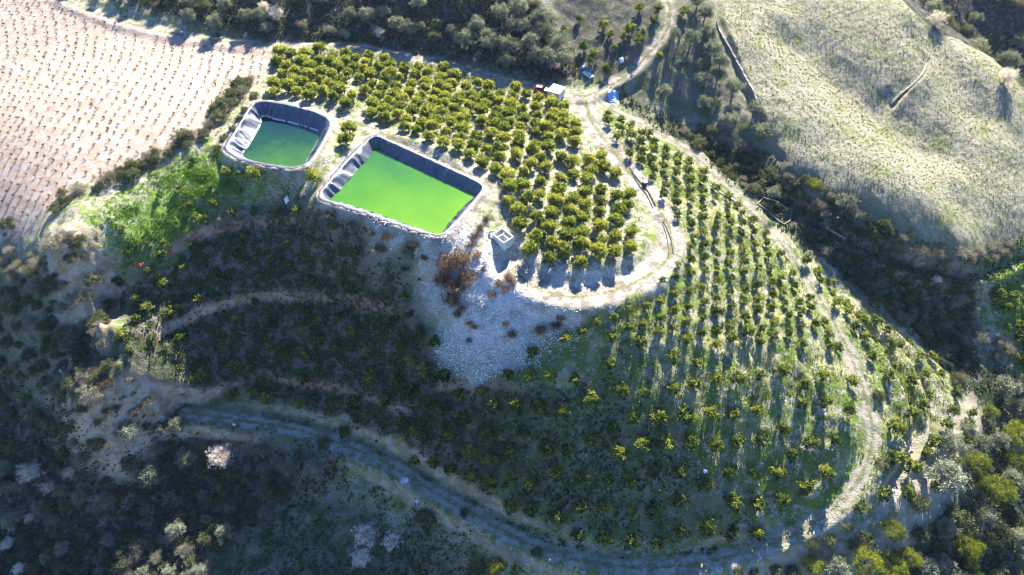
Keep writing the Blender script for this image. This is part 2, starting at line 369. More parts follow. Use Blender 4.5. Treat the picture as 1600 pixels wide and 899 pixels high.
# ---------------------------------------------------------------- materials
def new_mat(name):
    m = bpy.data.materials.new(name); m.use_nodes = True
    nt = m.node_tree
    return m, nt, nt.nodes["Principled BSDF"]
class NB:
    """Small helper to write node graphs."""
    def __init__(s, nt): s.nt = nt
    def n(s, t, **kw):
        nd = s.nt.nodes.new(t)
        for k, v in kw.items(): setattr(nd, k, v)
        return nd
    def link(s, a, b): s.nt.links.new(a, b)
    def put(s, sock, v):
        if hasattr(v, 'links') or isinstance(v, bpy.types.NodeSocket): s.link(v, sock)
        else: sock.default_value = v
    def math(s, op, a, b=0.0, clamp=False):
        nd = s.n('ShaderNodeMath', operation=op, use_clamp=clamp); s.put(nd.inputs[0], a); s.put(nd.inputs[1], b); return nd.outputs[0]
    def noise(s, vec, scale, detail=4, rough=.55, out=0, dist=0.0):
        nd = s.n('ShaderNodeTexNoise'); s.put(nd.inputs['Vector'], vec); nd.inputs['Scale'].default_value = scale
        nd.inputs['Detail'].default_value = detail; nd.inputs['Roughness'].default_value = rough; nd.inputs['Distortion'].default_value = dist
        return nd.outputs[out]
    def step(s, v, a, b):
        nd = s.n('ShaderNodeMapRange', interpolation_type='SMOOTHSTEP'); s.put(nd.inputs[0], v)
        nd.inputs[1].default_value = a; nd.inputs[2].default_value = b; return nd.outputs[0]
    def mix(s, f, a, b, mode='MIX'):
        nd = s.n('ShaderNodeMix', data_type='RGBA', blend_type=mode)
        s.put(nd.inputs[0], f)
        for sock, v in ((nd.inputs[6], a), (nd.inputs[7], b)):
            if isinstance(v, tuple): sock.default_value = (*v, 1.0)
            else: s.link(v, sock)
        return nd.outputs[2]
    def ramp(s, f, stops):
        nd = s.n('ShaderNodeValToRGB'); s.put(nd.inputs[0], f)
        el = nd.color_ramp.elements
        while len(el) < len(stops): el.new(0.5)
        for e, (p, c) in zip(el, stops): e.position = p; e.color = (*c, 1)
        return nd.outputs[0]

def ground_material():
    m, nt, bs = new_mat("ground_soil"); b = NB(nt)
    pos = b.n('ShaderNodeNewGeometry').outputs['Position']
    def att(name):
        a = b.n('ShaderNodeAttribute', attribute_name=name); s = b.n('ShaderNodeSeparateColor'); b.link(a.outputs['Color'], s.inputs[0])
        return s.outputs[0], s.outputs[1], s.outputs[2], a.outputs['Alpha']
    track, gravel_, field_, weeds = att("cover_a"); red, hill_, wood_, rock = att("cover_b"); rut, green, dark, _ = att("cover_c")
    n1 = b.noise(pos, 0.16, 5); n2 = b.noise(pos, 0.8, 5, .6); n3 = b.noise(pos, 3.5, 4, .6); n4 = b.noise(pos, 0.35, 6, .65)
    soil = b.mix(b.step(n1, .35, .65), (.34, .29, .225), (.46, .42, .35))
    soil = b.mix(b.step(n3, .35, .7), soil, (.25, .21, .16))
    dry = b.mix(n2, (.33, .31, .15), (.20, .22, .07))
    grn = b.mix(b.step(n4, .35, .65), (.075, .135, .022), (.15, .20, .035))
    grn = b.mix(b.math('MULTIPLY', b.step(n3, .55, .75), .7), grn, (.05, .08, .02))
    # weeds: patchy
    w = b.math('ADD', b.math('MULTIPLY', weeds, 1.0), b.math('MULTIPLY', b.math('SUBTRACT', n2, .5), 2.0))
    w = b.math('ADD', w, b.math('MULTIPLY', b.math('SUBTRACT', n3, .5), 1.3))
    w = b.math('ADD', w, b.math('MULTIPLY', b.math('SUBTRACT', n4, .5), 1.0))
    w = b.step(w, .36, .62)
    gcol = b.mix(b.step(n1, .45, .6), grn, dry)
    c = b.mix(w, soil, gcol)
    fsoil = b.mix(b.step(n4, .35, .65), (.40, .285, .20), (.47, .385, .315))
    fsoil = b.mix(b.math('MULTIPLY', b.step(n3, .45, .75), .55), fsoil, (.26, .19, .13))
    c = b.mix(field_, c, fsoil)
    hs = b.mix(b.step(n2, .3, .55), (.17, .18, .085), (.32, .285, .21))
    hs = b.mix(b.step(b.math('ADD', n1, b.math('MULTIPLY', b.math('SUBTRACT', n3, .5), .6)), .52, .72), hs, (.19, .215, .07))
    hs = b.mix(b.math('MULTIPLY', b.step(n3, .52, .7), .6), hs, (.14, .125, .08))
    sx = b.n('ShaderNodeSeparateXYZ'); b.link(pos, sx.inputs[0])
    ln = b.math('ADD', b.math('MULTIPLY', sx.outputs[0], 2.1), b.math('ADD', b.math('MULTIPLY', sx.outputs[1], 1.5), b.math('MULTIPLY', n1, 14.0)))
    rowm = b.math('MULTIPLY', b.step(b.math('ADD', b.math('SINE', ln), b.math('MULTIPLY', b.math('SUBTRACT', n3, .5), 2.5)), .1, 1.0), .32)
    hs = b.mix(rowm, hs, (.13, .14, .065))
    c = b.mix(hill_, c, hs)
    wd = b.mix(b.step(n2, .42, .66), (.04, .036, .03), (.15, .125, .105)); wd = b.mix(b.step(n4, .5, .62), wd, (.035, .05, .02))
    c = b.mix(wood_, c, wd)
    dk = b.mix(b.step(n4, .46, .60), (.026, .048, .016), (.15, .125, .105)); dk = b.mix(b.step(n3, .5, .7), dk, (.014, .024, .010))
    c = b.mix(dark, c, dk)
    gg = b.mix(b.step(n2, .3, .7), (.09, .17, .02), (.17, .26, .035))
    c = b.mix(b.math('MULTIPLY', green, b.step(b.math('ADD', n3, n4), .75, 1.05)), c, gg)
    rk = b.mix(b.step(n4, .4, .6), (.26, .20, .13), (.40, .34, .27)); rk = b.mix(b.step(n2, .56, .66), rk, (.46, .27, .06))
    c = b.mix(rock, c, rk)
    c = b.mix(b.math('MULTIPLY', red, b.math('MULTIPLY', b.step(n2, .42, .62), .8)), c, (.33, .17, .115))
    vo = b.n('ShaderNodeTexVoronoi'); b.link(pos, vo.inputs['Vector']); vo.inputs['Scale'].default_value = 4.5
    gr = b.mix(vo.outputs['Color'], (.37, .35, .31), (.72, .69, .64)); gr = b.mix(b.math('MULTIPLY', b.step(n4, .46, .62), .7), gr, (.25, .205, .165))
    c = b.mix(gravel_, c, gr)
    tr = b.mix(b.step(n3, .3, .7), (.30, .25, .195), (.50, .43, .35)); tr = b.mix(b.step(n4, .46, .6), tr, (.20, .165, .125))
    tr = b.mix(b.math('MULTIPLY', rut, b.step(b.math('ADD', n2, n3), .85, 1.05)), tr, (.14, .16, .05))
    c = b.mix(track, c, tr)
    b.link(c, bs.inputs['Base Color'])
    bs.inputs['Roughness'].default_value = 1.0
    bs.inputs['Specular IOR Level'].default_value = 0.1
    bp = b.n('ShaderNodeBump'); bp.inputs['Strength'].default_value = .7; bp.inputs['Distance'].default_value = .35
    hgt = b.math('ADD', b.math('MULTIPLY', n3, .5), b.math('ADD', b.math('MULTIPLY', n2, .6), b.math('MULTIPLY', w, .35)))
    b.link(hgt, bp.inputs['Height']); b.link(bp.outputs[0], bs.inputs['Normal'])
    return m
MAT_GROUND = ground_material()

# ---------------------------------------------------------------- ground meshes (one height field, cut into the named zones)
weedm = np.clip(0.60 * spur + 0.42 * orch + 0.5 * (1 - spur) * (1 - orch), 0, 1)
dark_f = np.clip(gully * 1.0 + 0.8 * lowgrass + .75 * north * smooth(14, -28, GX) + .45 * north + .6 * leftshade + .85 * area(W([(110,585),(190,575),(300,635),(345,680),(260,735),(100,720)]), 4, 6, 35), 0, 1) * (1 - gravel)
cover_a = np.stack([np.maximum(trackm, .85 * bermm), gravel * (1 - .3 * spur), field, weedm], -1)
cover_b = np.stack([redm, hill, np.clip(np.maximum(np.maximum(wood, farwood), np.maximum(.85 * plot, .6 * flank)), 0, 1), np.maximum(cliff, smooth(1.2, 2.0, slope) * (1 - orch) * near * noberm * (1 - gully) * (1 - hill))], -1)  # wood channel also carries the plot's brown soil and the flank's painted shade
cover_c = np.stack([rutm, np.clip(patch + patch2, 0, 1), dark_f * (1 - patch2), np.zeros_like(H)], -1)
def zone_mesh(name, faces_mask):
    ny, nx = H.shape
    jj, ii = np.nonzero(faces_mask)
    a = jj * nx + ii
    quads = np.stack([a, a + 1, a + nx + 1, a + nx], -1)
    used, inv = np.unique(quads, return_inverse=True); quads = inv.reshape(-1, 4)
    me = bpy.data.meshes.new(name)
    me.vertices.add(len(used)); me.loops.add(quads.size); me.polygons.add(len(quads))
    co = np.stack([GX, GY, H], -1).reshape(-1, 3)[used]
    me.vertices.foreach_set('co', co.ravel()); me.loops.foreach_set('vertex_index', quads.ravel().astype(np.int32))
    me.polygons.foreach_set('loop_start', np.arange(0, quads.size, 4, dtype=np.int32))
    me.update(calc_edges=True)
    me.polygons.foreach_set('use_smooth', np.ones(len(quads), bool))
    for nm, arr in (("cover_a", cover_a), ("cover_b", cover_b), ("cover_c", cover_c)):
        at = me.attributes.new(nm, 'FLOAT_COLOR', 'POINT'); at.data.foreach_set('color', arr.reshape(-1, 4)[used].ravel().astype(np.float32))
    me.normals_split_custom_set_from_vertices(NRM.reshape(-1, 3)[used].tolist())
    me.materials.append(MAT_GROUND)
    o = bpy.data.objects.new(name, me); col.objects.link(o); o["kind"] = "structure"
    return o
def fm(a): return 0.25 * (a[:-1, :-1] + a[1:, :-1] + a[:-1, 1:] + a[1:, 1:])
left = np.ones((H.shape[0] - 1, H.shape[1] - 1), bool)
def take(name, mask):
    global left
    m = (mask > 0.5) & left
    left &= ~m
    return zone_mesh(name, m)
take("dirt_track", fm(trackm))
take("gravel_slope", fm(gravel))
take("vineyard_ground", fm(field))
take("hill", fm(hill))
take("orchard_ground", fm(orch))
take("gully_ground", fm(gully))
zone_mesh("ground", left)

# ---------------------------------------------------------------- objects: helpers
def thing(name, label, cat, loc=(0, 0, 0), rotz=0.0, group=None):
    o = bpy.data.objects.new(name, None); col.objects.link(o)
    o.empty_display_size = 0.3
    o.location = loc; o.rotation_euler = (0, 0, rotz); o["label"] = label; o["category"] = cat
    if group: o["group"] = group
    return o
def tag(o, label, cat, group=None):
    o["label"] = label; o["category"] = cat
    if group: o["group"] = group
    return o
class MB:
    """Collects vertices and faces of one mesh."""
    def __init__(s): s.v = []; s.f = []
    def add(s, vs, fs):
        k = len(s.v); s.v += [tuple(map(float, p)) for p in vs]; s.f += [tuple(i + k for i in f) for f in fs]; return s
    def box(s, c, d, rz=0.0, taper=1.0):
        cx, cy, cz = c; x, y, z = (q / 2 for q in d); ca, sa = math.cos(rz), math.sin(rz); vs = []
        for sz in (-1, 1):
            t = taper if sz > 0 else 1.0
            for px, py in ((-x, -y), (x, -y), (x, y), (-x, y)):
                px *= t; py *= t; vs.append((cx + px * ca - py * sa, cy + px * sa + py * ca, cz + sz * z))
        return s.add(vs, [(3,2,1,0), (4,5,6,7), (0,1,5,4), (1,2,6,5), (2,3,7,6), (3,0,4,7)])
    def tube(s, pts, radii, n=6, cap=True):
        pts = [Vector(p) for p in pts]; k0 = len(s.v)
        for i, p in enumerate(pts):
            d = (pts[min(i+1, len(pts)-1)] - pts[max(i-1, 0)]).normalized()
            a = d.orthogonal().normalized() if abs(d.z) > .95 else d.cross(Vector((0, 0, 1))).normalized(); b = d.cross(a)
            r = radii[i] if hasattr(radii, '__len__') else radii
            for q in range(n):
                t = 2 * math.pi * q / n; s.v.append(tuple(p + (a * math.cos(t) + b * math.sin(t)) * r))
        for i in range(len(pts) - 1):
            for q in range(n):
                s.f.append((k0 + i*n + q, k0 + i*n + (q+1) % n, k0 + (i+1)*n + (q+1) % n, k0 + (i+1)*n + q))
        if cap:
            s.f.append(tuple(k0 + (len(pts)-1)*n + q for q in range(n))); s.f.append(tuple(k0 + q for q in reversed(range(n))))
        return s
    def mesh(s, name, mat, smooth_=False, bevel=0.0):
        me = bpy.data.meshes.new(name); me.from_pydata(s.v, [], s.f); me.materials.append(mat)
        if smooth_: me.polygons.foreach_set('use_smooth', [True] * len(me.polygons))
        return me
    def obj(s, name, mat, parent=None, smooth_=False, bevel=0.0):
        o = bpy.data.objects.new(name, s.mesh(name, mat, smooth_)); col.objects.link(o); o.parent = parent
        if bevel:
            md = o.modifiers.new("edge", 'BEVEL'); md.width = bevel; md.segments = 2; md.limit_method = 'ANGLE'
        return o
def np_mesh(name, V, F, mat, tint=None, smooth_=False):
    """Mesh of many equal-sided faces from arrays."""
    me = bpy.data.meshes.new(name); k = F.shape[1]
    me.vertices.add(len(V)); me.loops.add(F.size); me.polygons.add(len(F))
    me.vertices.foreach_set('co', np.ascontiguousarray(V, np.float32).ravel()); me.loops.foreach_set('vertex_index', F.astype(np.int32).ravel())
    me.polygons.foreach_set('loop_start', np.arange(0, F.size, k, dtype=np.int32)); me.update(calc_edges=True)
    if smooth_: me.polygons.foreach_set('use_smooth', np.ones(len(F), bool))
    if tint is not None:
        a = me.attributes.new("tint", 'FLOAT', 'POINT'); a.data.foreach_set('value', tint.astype(np.float32))
    me.materials.append(mat)
    return me

def leaf_mat(name, stops, trans=0.35, rough=.6, vary=0.42):
    m, nt, bs = new_mat(name); b = NB(nt)
    t = b.n('ShaderNodeAttribute', attribute_name="tint").outputs['Fac']
    rnd = b.n('ShaderNodeObjectInfo').outputs['Random']
    f = b.math('ADD', t, b.math('MULTIPLY', b.math('SUBTRACT', rnd, .5), vary), clamp=True)
    c = b.ramp(f, stops)
    b.link(c, bs.inputs['Base Color']); bs.inputs['Roughness'].default_value = rough; bs.inputs['Specular IOR Level'].default_value = .25
    if trans:
        tr = b.n('ShaderNodeBsdfTranslucent'); b.link(b.mix(1.0, c, (1.35, 1.3, .6), 'MULTIPLY'), tr.inputs[0])
        mx = b.n('ShaderNodeMixShader'); mx.inputs[0].default_value = trans
        b.link(bs.outputs[0], mx.inputs[1]); b.link(tr.outputs[0], mx.inputs[2])
        b.link(mx.outputs[0], nt.nodes['Material Output'].inputs[0])
    return m
def plain_mat(name, c1, c2, scale=3.0, rough=.8, spec=.2, bump=0.0, metal=0.0):
    m, nt, bs = new_mat(name); b = NB(nt)
    co = b.n('ShaderNodeTexCoord').outputs['Object']
    n = b.noise(co, scale, 5, .6); b.link(b.mix(b.step(n, .3, .7), c1, c2), bs.inputs['Base Color'])
    bs.inputs['Roughness'].default_value = rough; bs.inputs['Specular IOR Level'].default_value = spec; bs.inputs['Metallic'].default_value = metal
    if bump:
        bp = b.n('ShaderNodeBump'); bp.inputs['Strength'].default_value = bump; bp.inputs['Distance'].default_value = .05
        b.link(b.noise(co, scale * 4, 4), bp.inputs['Height']); b.link(bp.outputs[0], bs.inputs['Normal'])
    return m
M = {
 'bark': plain_mat('bark', (.10, .075, .055), (.20, .16, .13), 6, .95, .1, .5),
 'mango': leaf_mat('mango_leaves', [(0, (.02, .04, .008)), (.28, (.11, .16, .024)), (.65, (.29, .32, .055)), (1, (.40, .37, .08))], .42),
 'young': leaf_mat('young_leaves', [(0, (.014, .030, .006)), (.45, (.05, .085, .012)), (.8, (.20, .24, .035)), (1, (.30, .30, .06))], .36),
 'olive': leaf_mat('olive_leaves', [(0, (.07, .085, .06)), (.5, (.18, .20, .14)), (1, (.33, .34, .26))], .25),
 'shrub': leaf_mat('shrub_leaves', [(0, (.035, .05, .022)), (.5, (.085, .10, .045)), (1, (.18, .19, .09))], .3),
 'grey': leaf_mat('grey_scrub', [(0, (.09, .08, .06)), (.5, (.20, .18, .14)), (1, (.34, .31, .24))], .2),
 'pine': leaf_mat('pine_needles', [(0, (.03, .05, .006)), (.5, (.12, .15, .012)), (1, (.26, .28, .03))], .4),
 'almond': leaf_mat('almond_blossom', [(0, (.30, .25, .24)), (.4, (.55, .47, .47)), (1, (.82, .77, .78))], .3),
 'dead': leaf_mat('dead_twigs', [(0, (.045, .026, .02)), (.5, (.11, .06, .04)), (.85, (.20, .13, .075)), (1, (.34, .25, .12))], .15),
 'lush': leaf_mat('lush_grass', [(0, (.05, .13, .012)), (.5, (.13, .26, .02)), (1, (.28, .36, .05))], .45),
 'vine': leaf_mat('vine_wood', [(0, (.03, .025, .02)), (.6, (.07, .055, .04)), (1, (.10, .10, .04))], .15),
 'weed': leaf_mat('weed_blades', [(0, (.07, .12, .014)), (.5, (.19, .24, .03)), (1, (.38, .38, .10))], .45),
 'straw': leaf_mat('dry_grass', [(0, (.16, .15, .07)), (.5, (.36, .33, .19)), (1, (.55, .51, .36))], .4),
}

# ---- leaf clouds
def leaves(C, out, n_per, size, spread, rs, width=.42, droop=.15, up=.25):
    """n_per leaf faces around each clump centre C; out: outward direction of the clump."""
    n = len(C) * n_per
    c = np.repeat(C, n_per, 0); o = np.repeat(out, n_per, 0)
    p = c + rs.normal(0, 1, (n, 3)) * np.repeat(np.broadcast_to(np.asarray(spread, float), (len(C),)), n_per)[:, None] * np.array([1, 1, .8])
    d = o * .7 + rs.normal(0, .75, (n, 3)) + np.array([0, 0, up - droop]); d /= np.linalg.norm(d, axis=1)[:, None]
    s = np.cross(d, rs.normal(0, 1, (n, 3))); s /= np.linalg.norm(s, axis=1)[:, None] + 1e-9
    L = size * rs.uniform(.65, 1.3, (n, 1)); w = L * width
    V = np.stack([p - d * L * .5, p + s * w * .5, p + d * L * .5, p - s * w * .5], 1).reshape(-1, 3)
    F = np.arange(n * 4).reshape(-1, 4)
    return V, F
def crown_arrays(seed, n_clumps, n_per, size, rx, rz, zc, spread, shell=(.55, 1.0), flat_bottom=-.45, width=.42, lobes=.22, up=.25, tone=(.5, .22), top_tint=.0):
    rs = np.random.default_rng(seed)
    u = rs.normal(0, 1, (n_clumps * 3, 3)); u /= np.linalg.norm(u, axis=1)[:, None]
    u = u[u[:, 2] > flat_bottom][:n_clumps]
    lob = 1 + lobes * np.sin(u[:, 0] * 4.1 + seed) * np.cos(u[:, 1] * 3.7 - seed * 1.7) + rs.normal(0, .08, len(u))
    r = rs.uniform(shell[0], shell[1], len(u)) ** .6 * lob
    C = u * r[:, None] * np.array([rx, rx, rz]) + np.array([0, 0, zc])
    C[:, 2] = np.maximum(C[:, 2], .12)
    V, F = leaves(C, u, n_per, size, spread, rs, width, up=up)
    V[:, 2] = np.maximum(V[:, 2], .02)
    ct = rs.normal(tone[0], tone[1], len(u)) + top_tint * u[:, 2]
    t = np.clip(np.repeat(ct, n_per) + rs.normal(0, .13, len(u) * n_per), 0, 1)
    return V, F, np.repeat(t, 4)
def trunk_mb(seed, h, r, limbs=4, reach=.7, top=None):
    rd = random.Random(seed); mb = MB(); lean = (rd.uniform(-.08, .08) * h, rd.uniform(-.08, .08) * h)
    p1 = (lean[0], lean[1], h * .55)
    mb.tube([(0, 0, -.4), (0, 0, .05), (lean[0] * .5, lean[1] * .5, h * .3), p1], [r * 1.3, r * 1.1, r * .8, r * .6], 6)
    for k in range(limbs):
        a = 2 * math.pi * k / limbs + rd.uniform(-.4, .4); q = reach * rd.uniform(.7, 1)
        e = (lean[0] + math.cos(a) * q, lean[1] + math.sin(a) * q, h * rd.uniform(.85, 1.05)); mid = tuple(.5 * (x + y) + (0.1 * h if i == 2 else 0) * .3 for i, (x, y) in enumerate(zip(p1, e)))
        mb.tube([p1, mid, e], [r * .55, r * .35, r * .12], 5)
    return mb
def twigs(seed, n, rx, h, r=.012):
    """Bare branches fanning from the base, as thin blades."""
    rs = np.random.default_rng(seed); V = []; T = []
    for k in range(n):
        a = rs.uniform(0, 6.283); e = np.array([math.cos(a), math.sin(a), 0]) * rx * rs.uniform(.15, 1) + np.array([0, 0, h * rs.uniform(.45, 1)])
        b0 = np.array([math.cos(a), math.sin(a), 0]) * rx * .1
        st = b0 + (e - b0) * rs.uniform(.0, .6); e2 = e + rs.normal(0, .15 * rx, 3)
        s = np.cross(e2 - st, rs.normal(0, 1, 3)); s = s / (np.linalg.norm(s) + 1e-9) * r
        V += [st - s, st + s, e2 + s * .4, e2 - s * .4]; T += [rs.uniform(0, 1)] * 4
    V = np.array(V); V[:, 2] = np.maximum(V[:, 2], .02)
    return V, np.arange(len(V)).reshape(-1, 4), np.array(T)
def join_arrays(parts):
    V = []; F = []; T = []; k = 0
    for v, f, t in parts: V.append(v); F.append(f + k); T.append(t); k += len(v)
    return np.vstack(V), np.vstack(F), np.concatenate(T)

class Plant:
    """A kind of plant: a few prototype meshes; place() makes a thing (crown and trunk, or one mesh)."""
    def __init__(s, name, cat, mat, arrays, trunks=None):
        s.name, s.cat, s.mat, s.arrays = name, cat, mat, arrays
        s.crowns = [np_mesh(name + ("_crown" if trunks else ""), *a[:2], M[mat], a[2]) for a in arrays]
        s.trunks = [t.mesh(name + "_trunk", M['bark'], True) for t in trunks] if trunks else None
        s.protos = {}
    def place(s, x, y, scale, label, group=None, cat=None, sz=1.0, sink=0.05):
        k = random.randrange(len(s.crowns)); loc = (x, y, float(gz(x, y)) - sink * scale); rz = random.uniform(0, 6.283)
        if k not in s.protos:
            if s.trunks:
                r = bpy.data.objects.new(s.name, None); c = bpy.data.objects.new("crown", s.crowns[k]); t = bpy.data.objects.new("trunk", s.trunks[k])
                c.parent = r; t.parent = r; objs = [r, c, t]; r.empty_display_size = .3
            else:
                r = bpy.data.objects.new(s.name, s.crowns[k]); objs = [r]
            for o in objs: col.objects.link(o)
            s.protos[k] = (r, objs[1:])
        else:
            src, ch = s.protos[k]
            r = src.copy(); col.objects.link(r)
            for c in ch:
                d = c.copy(); d.parent = r; col.objects.link(d)
        r.location = loc; r.rotation_euler = (random.uniform(-.06, .06), random.uniform(-.06, .06), rz); r.scale = (scale, scale * random.uniform(.9, 1.1), scale * sz)
        r["label"] = label; r["category"] = cat or s.cat
        for kx in ("group",):
            if group: r[kx] = group
            elif kx in r: del r[kx]
        return r
    def mass(s, name, pts, scales, kind="stuff"):
        parts = []
        for (x, y), sc in zip(pts, scales):
            V, F, T = s.arrays[random.randrange(len(s.arrays))]; a = random.uniform(0, 6.283); ca, sa = math.cos(a), math.sin(a)
            Vr = np.stack([V[:, 0] * ca - V[:, 1] * sa, V[:, 0] * sa + V[:, 1] * ca, V[:, 2]], -1) * sc + np.array([x, y, float(gz(x, y)) - .05])
            parts.append((Vr, F, T))
        V, F, T = join_arrays(parts)
        o = bpy.data.objects.new(name, np_mesh(name, V, F, M[s.mat], T)); col.objects.link(o); o["kind"] = kind
        return o
P = {}
P['mango'] = Plant('mango_tree', 'tree', 'mango', [crown_arrays(100 + k, 52, 26, .34, .95, .80, .95, .17, (.4, 1), -.5, tone=(.46, .2), top_tint=.16) for k in range(5)], [trunk_mb(k, 1.0, .09) for k in range(5)])
P['young'] = Plant('young_fruit_tree', 'tree', 'young', [crown_arrays(200 + k, 24, 22, .36, .85, .85, 1.0, .17, (.3, 1), -.6, tone=(.45, .2), lobes=.4, top_tint=.2) for k in range(5)], [trunk_mb(20 + k, 1.0, .06, 3, .5) for k in range(5)])
P['olive'] = Plant('olive_tree', 'tree', 'olive', [crown_arrays(300 + k, 80, 30, .20, .95, .75, 1.15, .13, (.35, 1), -.45, width=.3, lobes=.3, tone=(.5, .22), top_tint=.15) for k in range(4)], [trunk_mb(40 + k, 1.1, .10, 5, .7) for k in range(4)])
P['shrub'] = Plant('shrub', 'bush', 'shrub', [crown_arrays(400 + k, 60, 26, .20, .95, .75, .35, .14, (.3, 1), -.2, width=.35, lobes=.35, tone=(.45, .22), top_tint=.12) for k in range(4)])
P['grey'] = Plant('dry_shrub', 'bush', 'grey', [join_arrays([crown_arrays(450 + k, 55, 24, .17, .95, .75, .35, .14, (.3, 1), -.2, width=.25, lobes=.35, tone=(.45, .22), top_tint=.15), twigs(455 + k, 160, 1.0, 1.15, .014)]) for k in range(4)])
P['pine'] = Plant('pine_tree', 'tree', 'pine', [crown_arrays(500 + k, 95, 34, .17, .95, .72, 1.35, .12, (.45, 1), -.35, width=.22, lobes=.25, tone=(.45, .2), top_tint=.3) for k in range(3)], [trunk_mb(60 + k, 1.4, .10, 5, .7) for k in range(3)])
P['almond'] = Plant('almond_tree', 'tree', 'almond', [join_arrays([crown_arrays(550 + k, 85, 22, .085, .95, .7, 1.0, .10, (.2, 1), -.4, width=.7, lobes=.3, tone=(.55, .22), up=.3), twigs(560 + k, 220, 1.0, 1.6, .012)]) for k in range(3)], [trunk_mb(80 + k, 1.0, .07, 5, .7) for k in range(3)])
P['dead'] = Plant('dead_shrub', 'bush', 'dead', [join_arrays([crown_arrays(600 + k, 34, 24, .17, .95, .6, .3, .14, (.3, 1), -.1, width=.3, lobes=.4, tone=(.42, .2), top_tint=.12), twigs(610 + k, 150, 1.05, .95, .016)]) for k in range(4)])
P['vine'] = Plant('vine', 'vine', 'vine', [join_arrays([crown_arrays(650 + k, 7, 6, .22, .42, .35, .3, .1, (.2, 1), -.2, tone=(.45, .25)), twigs(660 + k, 12, .5, .75, .03)]) for k in range(4)])

# distance to tracks, reservoirs: keep trees off them
def dist_to_line(pts, x, y):
    a = pts[:-1, :2]; e = pts[1:, :2] - a
    t = np.clip(((x[:, None] - a[None, :, 0]) * e[None, :, 0] + (y[:, None] - a[None, :, 1]) * e[None, :, 1]) / np.maximum((e ** 2).sum(1), 1e-9), 0, 1)
    return np.hypot(x[:, None] - a[None, :, 0] - t * e[None, :, 0], y[:, None] - a[None, :, 1] - t * e[None, :, 1]).min(1)
def clear(xy, track=2.6, res=2.6, which=None):
    x, y = xy[:, 0], xy[:, 1]; ok = np.ones(len(xy), bool)
    for (T, z) in TR[:5]: ok &= dist_to_line(T, x, y) > track
    for r in RES:
        ok &= ~inside(r[0], x, y); ok &= dist_to_line(np.vstack([r[0], r[0][:1]]), x, y) > res
    return ok
def to_px(x, y, z):
    x = np.asarray(x, float); y = np.asarray(y, float); dz = np.asarray(z, float) - CAM_H
    zc = y * _cp - dz * _sp; yc = y * _sp + dz * _cp
    return 800 + FPX * x / zc, 449.5 - FPX * yc / zc
def in_view(xy, pad=25):
    u, v = to_px(xy[:, 0], xy[:, 1], gz(xy[:, 0], xy[:, 1])); return (u > -pad) & (u < 1600 + pad) & (v > -pad) & (v < 899 + pad)
TAKEN = []                      # (x, y, r) of everything planted by hand, so that scatter keeps clear
def scatter(poly, n, dmin, seed, tries=40, keep=True):
    rs = np.random.default_rng(seed); lo, hi = poly.min(0), poly.max(0); out = []
    for _ in range(n * tries):
        p = rs.uniform(lo, hi)
        if not inside(poly, np.array([p[0]]), np.array([p[1]]))[0]: continue
        dm = dmin * rs.uniform(.7, 1.4)
        if any((p[0]-q[0])**2 + (p[1]-q[1])**2 < dm * dm for q in out): continue
        if any((p[0]-q[0])**2 + (p[1]-q[1])**2 < (dmin * .6 + q[2] * .8) ** 2 for q in TAKEN): continue
        out.append(p)
        if len(out) >= n: break
    out = np.array(out); out = out[clear(out, 2.6, 2.6)]; return out[in_view(out)]
def hand(kind, items, label=None, group=None, cat=None):
    """Plants read off the photo one by one: (px, py of the crown's middle, radius in m, height factor[, label])."""
    for it in items:
        px, py, r = it[:3]; sz = it[3] if len(it) > 3 and it[3] else 1.0; lab = it[4] if len(it) > 4 else label
        x, y = pick(np.array([px]), np.array([py]), r * .9 * sz)[0]
        TAKEN.append((x, y, r)); P[kind].place(x, y, r, lab, group if not (len(it) > 4) else None, cat, sz)

# ---------------------------------------------------------------- reservoirs: liner and water
def liner_mat():
    m, nt, bs = new_mat("pond_liner"); b = NB(nt); co = b.n('ShaderNodeTexCoord').outputs['Object']
    n = b.noise(co, 1.2, 5, .65)
    b.link(b.mix(b.step(n, .35, .7), (.014, .019, .036), (.05, .055, .075)), bs.inputs['Base Color'])
    bs.inputs['Roughness'].default_value = .5; bs.inputs['Specular IOR Level'].default_value = 1.0; bs.inputs['IOR'].default_value = 1.6
    bp = b.n('ShaderNodeBump'); bp.inputs['Strength'].default_value = .4; bp.inputs['Distance'].default_value = .06
    b.link(b.noise(co, 3.0, 3, .6, dist=1.0), bp.inputs['Height']); b.link(bp.outputs[0], bs.inputs['Normal'])
    return m
def water_mat(name, deep, mid, shallow, rough):
    m, nt, bs = new_mat(name); b = NB(nt)
    s = b.n('ShaderNodeAttribute', attribute_name="tint").outputs['Fac']; co = b.n('ShaderNodeTexCoord').outputs['Object']
    f = b.math('ADD', s, b.math('MULTIPLY', b.math('SUBTRACT', b.noise(co, .09, 5, .6), .5), 1.0), clamp=True)
    b.link(b.ramp(f, [(0, deep), (.55, mid), (1, shallow)]), bs.inputs['Base Color'])
    bs.inputs['Roughness'].default_value = rough; bs.inputs['Specular IOR Level'].default_value = .45
    bp = b.n('ShaderNodeBump'); bp.inputs['Strength'].default_value = .05; bp.inputs['Distance'].default_value = .05
    b.link(b.noise(co, 2.2, 3), bp.inputs['Height']); b.link(bp.outputs[0], bs.inputs['Normal'])
    return m
M['liner'] = liner_mat()
M['silt'] = plain_mat('liner_silt', (.42, .44, .46), (.55, .56, .56), 2, .8)
